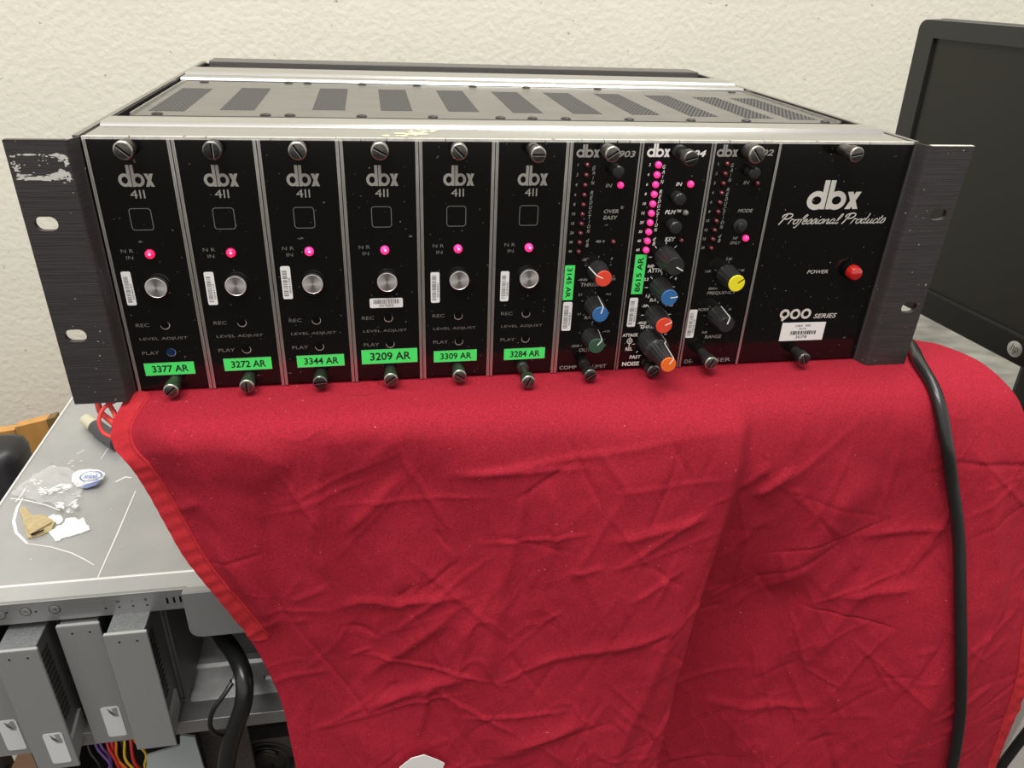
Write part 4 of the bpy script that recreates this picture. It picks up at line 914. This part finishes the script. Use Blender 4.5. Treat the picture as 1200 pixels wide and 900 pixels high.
# ------------------------------------------------------------------ bits on the server lid
t = thing('oval_sticker', 'small white oval sticker with blue lettering curling up on the grey lid', 'sticker', tuple(onZ(106, 562, SZ)))
def lid(px, py, h=0): p = onZ(px, py, SZ+.0006+h); return p-Vector(t.location)
pts = [lid(a, b, h) for a, b, h in ((85, 556, .0006), (92, 551.5, .002), (104, 550, .004), (116, 551, .006), (123.5, 555, .006), (121, 561, .004), (113, 567, .003), (101, 571.5, .001), (90, 571, .0004), (84, 564, .0004))]
MB().prism(pts, (0, 0, .0004)).build('sticker_sheet', WHITE, t)
mb = MB(); c = lid(106.5, 558, .0068); ex = (lid(118, 557, .0076)-lid(95, 559, .0062))/2; ey = (lid(108, 552, .0066)-lid(105, 564, .0066))/2
BLUE = mat('blue_ink', srgb(52, 92, 165), .5); vs = []; n = 30
for i in range(n):
    a = 2*PI*i/n
    for r_ in (1.15, 1.02): vs.append(c+ex*(r_*math.cos(a))+ey*(r_*.9*math.sin(a)))
mb.add(vs, [(2*i, 2*i+1, (2*i+3) % (2*n), (2*i+2) % (2*n)) for i in range(n)])
me, a, b, c_, d = text_mesh('intel', .02, 0)
mb.merge(me, Matrix.Translation(c-ex*.62-ey*.36) @ Matrix((ex*1.24/(b-a), ey*.8/(d-c_), Vector((0, 0, 1)))).transposed().to_4x4())
mb.build('blue_mark', BLUE, t)
p = [lid(92, 571, .0012), lid(120, 562, .0044), lid(113, 568.5, .0036), lid(101, 572.5, .0016)]
MB().prism(p, (0, 0, .0005)).build('blue_band', mat('blue_band', srgb(120, 130, 170), .4), t)

def flat_thing(name, label, cat, poly, th, M, smooth=False):
    if 'torn' in name:
        q = []; rj = random.Random(len(poly))
        for i, p in enumerate(poly):
            n_ = poly[(i+1) % len(poly)]
            for k in range(5): t_ = k/5; q.append((p[0]+(n_[0]-p[0])*t_+(rj.gauss(0, .55) if k else 0), p[1]+(n_[1]-p[1])*t_+(rj.gauss(0, .45) if k else 0)))
        poly = q
    c = onZ(sum(a for a, b in poly)/len(poly), sum(b for a, b in poly)/len(poly), SZ)
    t = thing(name, label, cat, tuple(c))
    mb = MB(); mb.prism([onZ(a, b, SZ+.0003)-c for a, b in poly], (0, 0, th)); mb.build('sheet', M, t); return t, c
GL = mat('white_paint_flakes', srgb(236, 235, 232), .5)
flat_thing('torn_paper', 'torn white paper scrap lying beside the brown glue strip on the lid', 'paper', [(57, 624), (66, 619), (74, 614), (78, 608), (88, 607), (92, 610), (98, 608), (101, 614), (106, 621), (92, 626), (78, 630), (65, 635)], .0008, GL)
flat_thing('torn_paper', 'smaller torn white paper scrap behind the larger one on the lid', 'paper', [(56, 607), (63, 603), (72, 605), (74, 610), (70, 615), (64, 612)], .0006, GL)
t, c = flat_thing('glue_strip', 'brown peeled adhesive strip with a narrow tail on the grey lid', 'adhesive strip', [(28, 616), (27, 609), (23, 599), (25, 595), (30, 595), (35, 602), (40, 606), (48, 604), (55, 606), (65, 613), (60, 623), (48, 628), (33, 632)], .0012, mat('glue_brown', srgb(178, 160, 120), .5, var=.15, vscale=(300, 300, 300)))
mb = MB(); mb.prism([onZ(a, b, SZ+.0018)-c for a, b in ((29, 615), (55, 608), (61, 613), (36, 627))], (0, 0, .0012)); mb.build('raised_fold', MATS['glue_brown'], t)
mb = MB(); mb.prism([onZ(a, b, SZ+.0031)-c for a, b in ((36, 626), (52, 620), (51, 622), (37, 628))], (0, 0, .0001)); mb.build('dark_gap', SLOT, t)
# crumpled clear film
poly = [(14, 582), (24, 571), (40, 560), (60, 548), (80, 550), (100, 562), (98, 578), (84, 594), (76, 602), (64, 594), (48, 592), (30, 586)]
c = onZ(60, 575, SZ); t = thing('clear_film', 'crumpled clear plastic film lying on the grey lid', 'plastic film', tuple(c))
bm = bmesh.new(); vv = [bm.verts.new(onZ(a, b, SZ+.001)-c) for a, b in poly]; bm.faces.new(vv); bmesh.ops.triangulate(bm, faces=bm.faces[:]); bmesh.ops.subdivide_edges(bm, edges=bm.edges[:], cuts=7, use_grid_fill=True)
for v in bm.verts:
    q = v.co*90; v.co.z += .0012+.0045*abs(noise.noise(q))+.002*abs(noise.noise(q*2.7))
mb = MB(); bm.verts.ensure_lookup_table(); mb.add([v.co[:] for v in bm.verts], [[q.index for q in f.verts] for f in bm.faces]); bm.free()
FILM = mat('clear_film', (.9, .9, .9, 1), .12, alpha=.22, spec=.9); mb.build('film_sheet', FILM, t)
GLW = mat('film_white_glint', srgb(244, 244, 242), .3)  # white slivers and lines paint the glints reflected by the film
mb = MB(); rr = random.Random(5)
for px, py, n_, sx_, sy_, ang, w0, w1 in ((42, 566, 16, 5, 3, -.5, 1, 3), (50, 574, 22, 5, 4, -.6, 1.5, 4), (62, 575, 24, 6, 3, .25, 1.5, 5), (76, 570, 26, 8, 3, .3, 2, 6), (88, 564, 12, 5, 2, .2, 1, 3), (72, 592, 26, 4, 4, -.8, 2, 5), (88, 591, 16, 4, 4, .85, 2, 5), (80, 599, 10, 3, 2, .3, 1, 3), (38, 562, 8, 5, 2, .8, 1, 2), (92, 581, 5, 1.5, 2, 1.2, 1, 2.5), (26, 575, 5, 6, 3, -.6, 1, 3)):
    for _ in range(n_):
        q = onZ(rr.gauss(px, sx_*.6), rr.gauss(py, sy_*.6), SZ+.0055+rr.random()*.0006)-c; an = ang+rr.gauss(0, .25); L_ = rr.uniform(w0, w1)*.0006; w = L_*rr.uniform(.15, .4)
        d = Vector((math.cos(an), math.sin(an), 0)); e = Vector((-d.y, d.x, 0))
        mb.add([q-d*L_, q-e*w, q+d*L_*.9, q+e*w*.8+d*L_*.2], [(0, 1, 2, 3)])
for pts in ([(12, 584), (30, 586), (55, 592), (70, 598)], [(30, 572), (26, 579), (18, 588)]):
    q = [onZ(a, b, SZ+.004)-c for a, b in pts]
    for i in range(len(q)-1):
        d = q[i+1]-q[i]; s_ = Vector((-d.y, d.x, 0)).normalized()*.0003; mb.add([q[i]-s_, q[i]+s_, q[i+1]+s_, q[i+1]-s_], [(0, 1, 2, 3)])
o = mb.build('film_glint', GLW, t); o['kind'] = 'stuff'
# brush handle / plug under the cords
a, b = onZ(101, 492, SZ+.008), onZ(138, 519, SZ+.008); t = thing('cable_plug', 'stubby plug with cream tip and black body lying behind the red cords', 'plug', (a.x, a.y, SZ))
A = a-Vector(t.location); B = b-Vector(t.location); Mi = A+(B-A)*.32
mb = MB(); mb.tube([A, Mi], .0056, 16, smooth=0); mb.build('cream_tip', mat('cream_plastic', srgb(196, 190, 165), .5), t, smooth=50)
mb = MB(); mb.tube([Mi, A+(B-A)*.4, B], .0068, 16, smooth=0); mb.build('black_body', mat('plug_black', (.05, .052, .055, 1), .45), t, smooth=50)
# ------------------------------------------------------------------ cables
def cable(name, label, pts, r, M=RUBB, group=None):
    o = MB().tube([Vector(p) for p in pts], r, 14, smooth=10).build(name, M, smooth=180); return tag(o, label, 'cable', group)
from mathutils.bvhtree import BVHTree
BT = BVHTree.FromPolygons([v.co for v in cloth.data.vertices], [tuple(p.vertices) for p in cloth.data.polygons])
def over_cloth(px, py, lift):
    d = ray(px, py).normalized(); h = BT.ray_cast(CP, d)[0]
    return (h if h else onY(px, py, -.08)) - d*.001 + Vector((0, -lift, 0))
cpt = [over_cloth(px, py, .0058) for px, py in ((1090, 458), (1101, 510), (1108, 560), (1114, 620), (1118, 700), (1119, 770), (1118, 830), (1110, 885), (1102, 915))]
cpt = [cpt[0]]+[Vector((b_.x, min(b_.y, (a_.y+c_.y)/2+.002), b_.z)) for a_, b_, c_ in zip(cpt, cpt[1:], cpt[2:])]+[cpt[-1]]
cable('power_cable', 'black power cable hanging from behind the right rack ear across the red cloth', [(.385, .3225, -.085), (.392, .345, -.087), (.43, .372, -.095), (.475, .34, -.105), (.492, .22, -.112), (.488, .09, -.115), (.474, .042, -.1265), onY(1067, 405, .012), onY(1077, 424, -.014)]+cpt+[cpt[-1]+Vector((-.008, -.004, -.09))], .0037)
cable('power_cable', 'thick black cable curving down below the grey flange beside the empty bay', [onY(*q) for q in ((214, 660, .22), (236, 705, .12), (258, 742, .06), (276, 768, .035), (286, 795, .016), (285, 825, .008), (275, 855, .006), (267, 885, .004), (264, 920, .0), (262, 990, .0))], .0063)
cable('thin_cable', 'thin black cable making a loop beside the thick one', [onY(*q) for q in ((272, 800, .014), (262, 815, .008), (250, 832, .006), (246, 848, .006), (251, 858, .006), (263, 861, .012), (276, 858, .02))], .0017)
cable('corner_cable', 'black cable slanting across the pale panel at the lower right corner', [onY(*q) for q in ((1225, 830, -.06), (1205, 856, -.06), (1188, 878, -.06), (1168, 906, -.06), (1150, 940, -.06))], .0037)
# ------------------------------------------------------------------ machine below
low = thing('computer_case', 'open dark computer case with fan and loose wires below the drive trays', 'computer case', (.05, .2, -.62))
def lp(o): o.parent = low; o.matrix_parent_inverse = Matrix.Translation(low.location).inverted(); return o
mb = MB(); mb.box(-.17, -.168, .075, .33, -.62, -.446); mb.box(.268, .27, .075, .33, -.62, -.446); mb.box(-.168, .268, .328, .33, -.62, -.446); mb.box(-.17, .27, .076, .33, -.622, -.62); lp(mb.build('case_shell', DARKM))
mb = MB(); mb.box(-.168, .268, .08, .10, -.449, -.446); lp(mb.build('case_top_bar', DARKM))
MOT = mat('mottled_black_panel', (.05, .045, .045, 1), .5, .2, var=.8, vscale=(900, 900, 900))
mb = MB(); mb.box(-.034, .004, .062, .066, -.60, -.4475, .0008); lp(mb.build('mottled_panel', MOT))
out = [onY(*q) for q in ((168, 882, .04), (228, 868, .04), (207, 848, .04), (226, 863, .04))]
pp = [onY(a, b, .040) for a, b in ((170, 960), (172, 886), (211, 874), (211, 862), (228, 864), (240, 905), (250, 960))]
lp(MB().prism(pp, (0, .002, 0)).build('pale_panel', mat('pale_blue_grey', srgb(168, 178, 180), .4, .2)))
# fan
FC = onY(312, 885, .085)
mb = MB(); s_ = .03
me = curve_mesh([rrect(-s_, s_, -s_, s_, .004), ringpts(0, 0, s_*.88, n=36)], .006); mb.merge(me, Matrix.Translation(FC) @ Matrix.Rotation(PI/2, 4, 'X')); fan = lp(mb.build('fan_frame', mat('fan_black', (.05, .046, .046, 1), .4)))
mb = MB(); mb.lathe([(.010, 0), (.010, .006), (.009, .007)], (FC.x, FC.y+.004, FC.z), 24)
for k in range(7):
    a = 2*PI*k/7; ca, sa = math.cos(a), math.sin(a); n_ = []
    for r_, w, y_ in ((.009, .0045, .002), (.025, .008, .004)):
        for s2 in (-1, 1): n_.append(FC+Vector((ca*r_-sa*w*s2, .002+y_*s2*.5, sa*r_+ca*w*s2)))
    mb.add([n_[0], n_[1], n_[3], n_[2]], [(0, 1, 2, 3)])
fb = mb.build('fan_blades', mat('fan_blade', (.022, .02, .02, 1), .35)); fb.parent = fan
mb = MB()
for r_ in (.012, .02, .026): 
    q = [FC+Vector((r_*math.cos(2*PI*i/24), -.0075, r_*math.sin(2*PI*i/24))) for i in range(25)]; mb.tube(q, .0006, 6, smooth=0)
g = mb.build('finger_guard', DARKM); g.parent = fan
mb = MB()
mb.box(FC.x-.045, FC.x-.034, .066, .1, FC.z-.05, FC.z+.028, .002); lp(mb.build('fan_bracket', mat('bracket_grey', (.14, .135, .13, 1), .4, .5)))
wc = [('red', (.6, .03, .03)), ('red', (.55, .03, .03)), ('orange', (.75, .2, .02)), ('purple', (.16, .08, .3)), ('purple', (.13, .07, .26)), ('yellow', (.75, .5, .05)), ('yellow', (.7, .5, .1)), ('black', (.01, .01, .01)), ('red', (.6, .05, .03)), ('orange', (.7, .15, .02)), ('black', (.01, .01, .01))]
wp = [((126, 872), (140, 900)), ((131, 870), (146, 905)), ((136, 868), (152, 905)), ((112, 872), (128, 905)), ((117, 870), (132, 905)), ((146, 866), (160, 905)), ((160, 866), (170, 900)), ((104, 876), (118, 906)), ((153, 866), (168, 905)), ((156, 864), (175, 905)), ((142, 868), (147, 905))]
wt = thing('wire_bundle', 'loose bundle of red, orange, yellow and purple wires below the drive trays', 'wires', tuple(onY(140, 900, .06)))
rr = random.Random(9)
for (cn, cc), (p, q) in zip(wc, wp):
    a, b = onY(*p, .06), onY(*q, .055); bow = Vector((rr.uniform(-.004, .008), rr.uniform(-.006, .004), 0))
    pts = [a+Vector((-.004, .02, .014)), a, (a+b)/2+bow, b, b+Vector((.004, 0, -.03)), b+Vector((-.002, .02, -.07))]
    o = MB().tube([v-Vector(wt.location) for v in pts], .0011 if cn != 'red' else .0013, 7, smooth=5).build('wire', mat('wire_'+cn, cc+(1,), .4), wt, smooth=180, label=cn+' wire')
# bench below
b_ = MB().box(-.245, .56, -.06, .62, -.655, -.6225, .003).build('work_bench', mat('bench_brown', srgb(96, 70, 48), .5, var=.2, vscale=(4, 60, 60))); tag(b_, 'brown bench top under the stacked machines', 'bench')
for x, y in ((-.18, 0), (.52, 0), (-.18, .58), (.52, .58)): MB().box(x-.02, x+.02, y-.02, y+.02, -1.35, -.655).build('bench_leg', DARKM, b_)

# ------------------------------------------------------------------ left background
A = Vector((-.30, .5, 0))
OAK = mat('orange_oak', srgb(206, 152, 84), .5, var=.12, vscale=(60, 60, 8)); OAKD = mat('oak_shaded_side', srgb(128, 104, 66), .6)  # darker oak paints the shade on the box's turned-away end board
wd = thing('wooden_box', 'orange wooden box against the wall behind the grey server', 'box', (-.30, .55, -1.35))
def wpart(px0, px1, py0, py1, name, M):
    p, q = onY(px0, py0, .5), onY(px1, py1, .5); c = Vector(wd.location)
    mb = MB(); mb.prism([Vector((p.x, .5, p.z))-c, Vector((q.x, .5, q.z))-c, Vector((q.x, .5, -1.35))-c, Vector((p.x, .5, -1.35))-c], (0, .014, 0)); mb.build(name, M, wd)
wpart(-60, 17, 515, 504, 'side_board', OAK); wpart(17, 54, 501, 492, 'front_board', OAK); wpart(54, 64, 492, 489, 'end_board', OAKD)
ch = thing('office_chair', 'black padded chair back showing at the left edge in front of the wooden box', 'chair', (-.33, .38, -1.35))
c = Vector(ch.location); p = onY(-25, 540, .36); q = onY(15, 526, .36)
mb = MB(); mb.box(p.x-.22-c.x, q.x-c.x+.004, -.035, .02, q.z-.34-c.z, q.z-c.z+.002, .016); mb.build('backrest', mat('black_leatherette', (.02, .019, .022, 1), .38), ch, smooth=60)
mb = MB(); mb.box(p.x-.22-c.x, q.x-c.x, -.45, -.03, .42, .50, .03); mb.build('seat', MATS['black_leatherette'], ch, smooth=60)
mb = MB(); mb.lathe([(.03, .03), (.03, .42)], (p.x-.09-c.x, -.2, 0), 16, axis='Z'); mb.box(p.x-.1-c.x, p.x-.08-c.x, -.05, -.03, .4, q.z-.3-c.z); mb.build('post', DARKM, ch)
mb = MB(); X_ = p.x-.09-c.x
for k in range(5): a = 2*PI*k/5; mb.tube([(X_, -.2, .05), (X_+.2*math.cos(a), -.2+.2*math.sin(a), .015)], .015, 8, smooth=0)
mb.build('foot_star', DARKM, ch)

# ------------------------------------------------------------------ right background: desk, monitor
DK = mat('mottled_grey_laminate', srgb(140, 140, 132), .35, var=.45, vscale=(14, 30, 30), detail=2)
desk = thing('side_desk', 'mottled grey desk top with pale front panel right of the cloth', 'desk', (.95, .3, -1.35))
def dp(mb, n, M): o = mb.build(n, M); o.parent = desk; o.matrix_parent_inverse = Matrix.Translation(desk.location).inverted(); return o
dp(MB().box(.66, 1.5, -.036, .63, -.408, -.40, .001), 'desk_top', DK)
dp(MB().box(.66, 1.5, -.041, -.036, -.412, -.3995, .001), 'front_edging', mat('ochre_edging', srgb(190, 150, 84), .5, var=.2, vscale=(100, 10, 10)))
dp(MB().box(.664, 1.49, -.032, -.014, -1.35, -.412, .001), 'front_panel', mat('pale_panel', srgb(196, 190, 184), .5))
dp(MB().box(.662, .68, -.014, .62, -1.35, -.408, .001), 'side_panel', MATS['pale_panel'])
A = Vector((.7335, .4455, .0482)); Hh = Vector((.11408, -.99347, 0)); Vv = Vector((.0607, .00697, -.99813)); Nn = Vector((-.99166, -.11387, -.0611))
MB0 = A+Hh*.2325+Vv*.447-Nn*.07; mon = thing('computer_monitor', 'black widescreen monitor turned sideways at the right in front of the wall', 'monitor', (MB0.x, MB0.y, -.40))
MM_ = Matrix((Hh, -Nn, -Vv)).transposed().to_4x4(); MM_.translation = A
Inv = Matrix.Translation(mon.location).inverted() @ MM_
def mp(mb, n, M, parent=None, **k):
    mb.v = [tuple(Inv @ Vector(v)) for v in mb.v]; return mb.build(n, M, parent or mon, **k)
MH, MW = .31, .465; BZ = mat('monitor_matte_black', (.022, .022, .022, 1), .38, bump=.1, bscale=(900, 900, 900), bdist=.0001); BG = mat('monitor_gloss_bezel', (.006, .006, .007, 1), .12)
# local: x along width, y into the body, z up from the top-left corner (0 .. -MH)
me = curve_mesh([rrect(0, MW, -MH, 0, .010), rrect(.0235, MW-.0235, -MH+.030, -.0175, .0006)], .006)
mb = MB(); mb.merge(me, Matrix.Translation((0, .003, 0)) @ Matrix.Rotation(PI/2, 4, 'X')); mp(mb, 'bezel', BZ)
mb = MB(); mb.box(.0005, MW-.0005, -.0036, .001, -MH+.0005, -MH+.0295, .0008); mp(mb, 'lower_bezel', BG)
mb = MB(); mb.box(.02, MW-.02, .001, .003, -MH+.028, -.016); mp(mb, 'screen', mat('dark_screen', (.018, .017, .014, 1), .3, spec=.4))
mb = MB(); mb.box(.0, MW, .009, .032, -MH, 0, .008); mb.box(.05, MW-.05, .032, .055, -MH+.05, -.05, .012); mp(mb, 'rear_shell', BZ, smooth=40)
lx, lz = .2315, -.2955+.0005
mb = MB(); mb.lathe([(.0085, 0), (.0085, .0006), (.0078, .0009)], (lx, -.0036, lz), 36); lg = mp(mb, 'maker_badge', mat('badge_silver', (.62, .62, .6, 1), .3, .8), smooth=30)
mb = MB(); K2 = lambda pts: [(lx*1000+a, lz*1000+b) for a, b in pts]
yy = -.0046
put(mb, 'hp', lx*1000-4.6, lx*1000+4.6, lz*1000-5.8, lz*1000+5.8, yy, bold=-.01, shear=.3)
mp(mb, 'badge_letters', SLOT, lg)
mb = MB(); mb.box(MW/2-.035, MW/2+.035, .055, .075, -.435, -.12, .006); mp(mb, 'stand_neck', BZ)
st = MB(); L0 = MM_.inverted() @ Vector((mon.location.x, mon.location.y, -.3995))
bx = MB(); c0 = Vector((0, 0, .0)); 
pl = [Vector((0, 0, .0005))+Vector((Hh.x, Hh.y, 0))*a+Vector((Hh.y, -Hh.x, 0))*b for a, b in rrect(-.12, .12, -.09, .09, .02)]
mon_base = MB().prism([v for v in pl], (0, 0, .012)).build('stand_base', BG, mon)
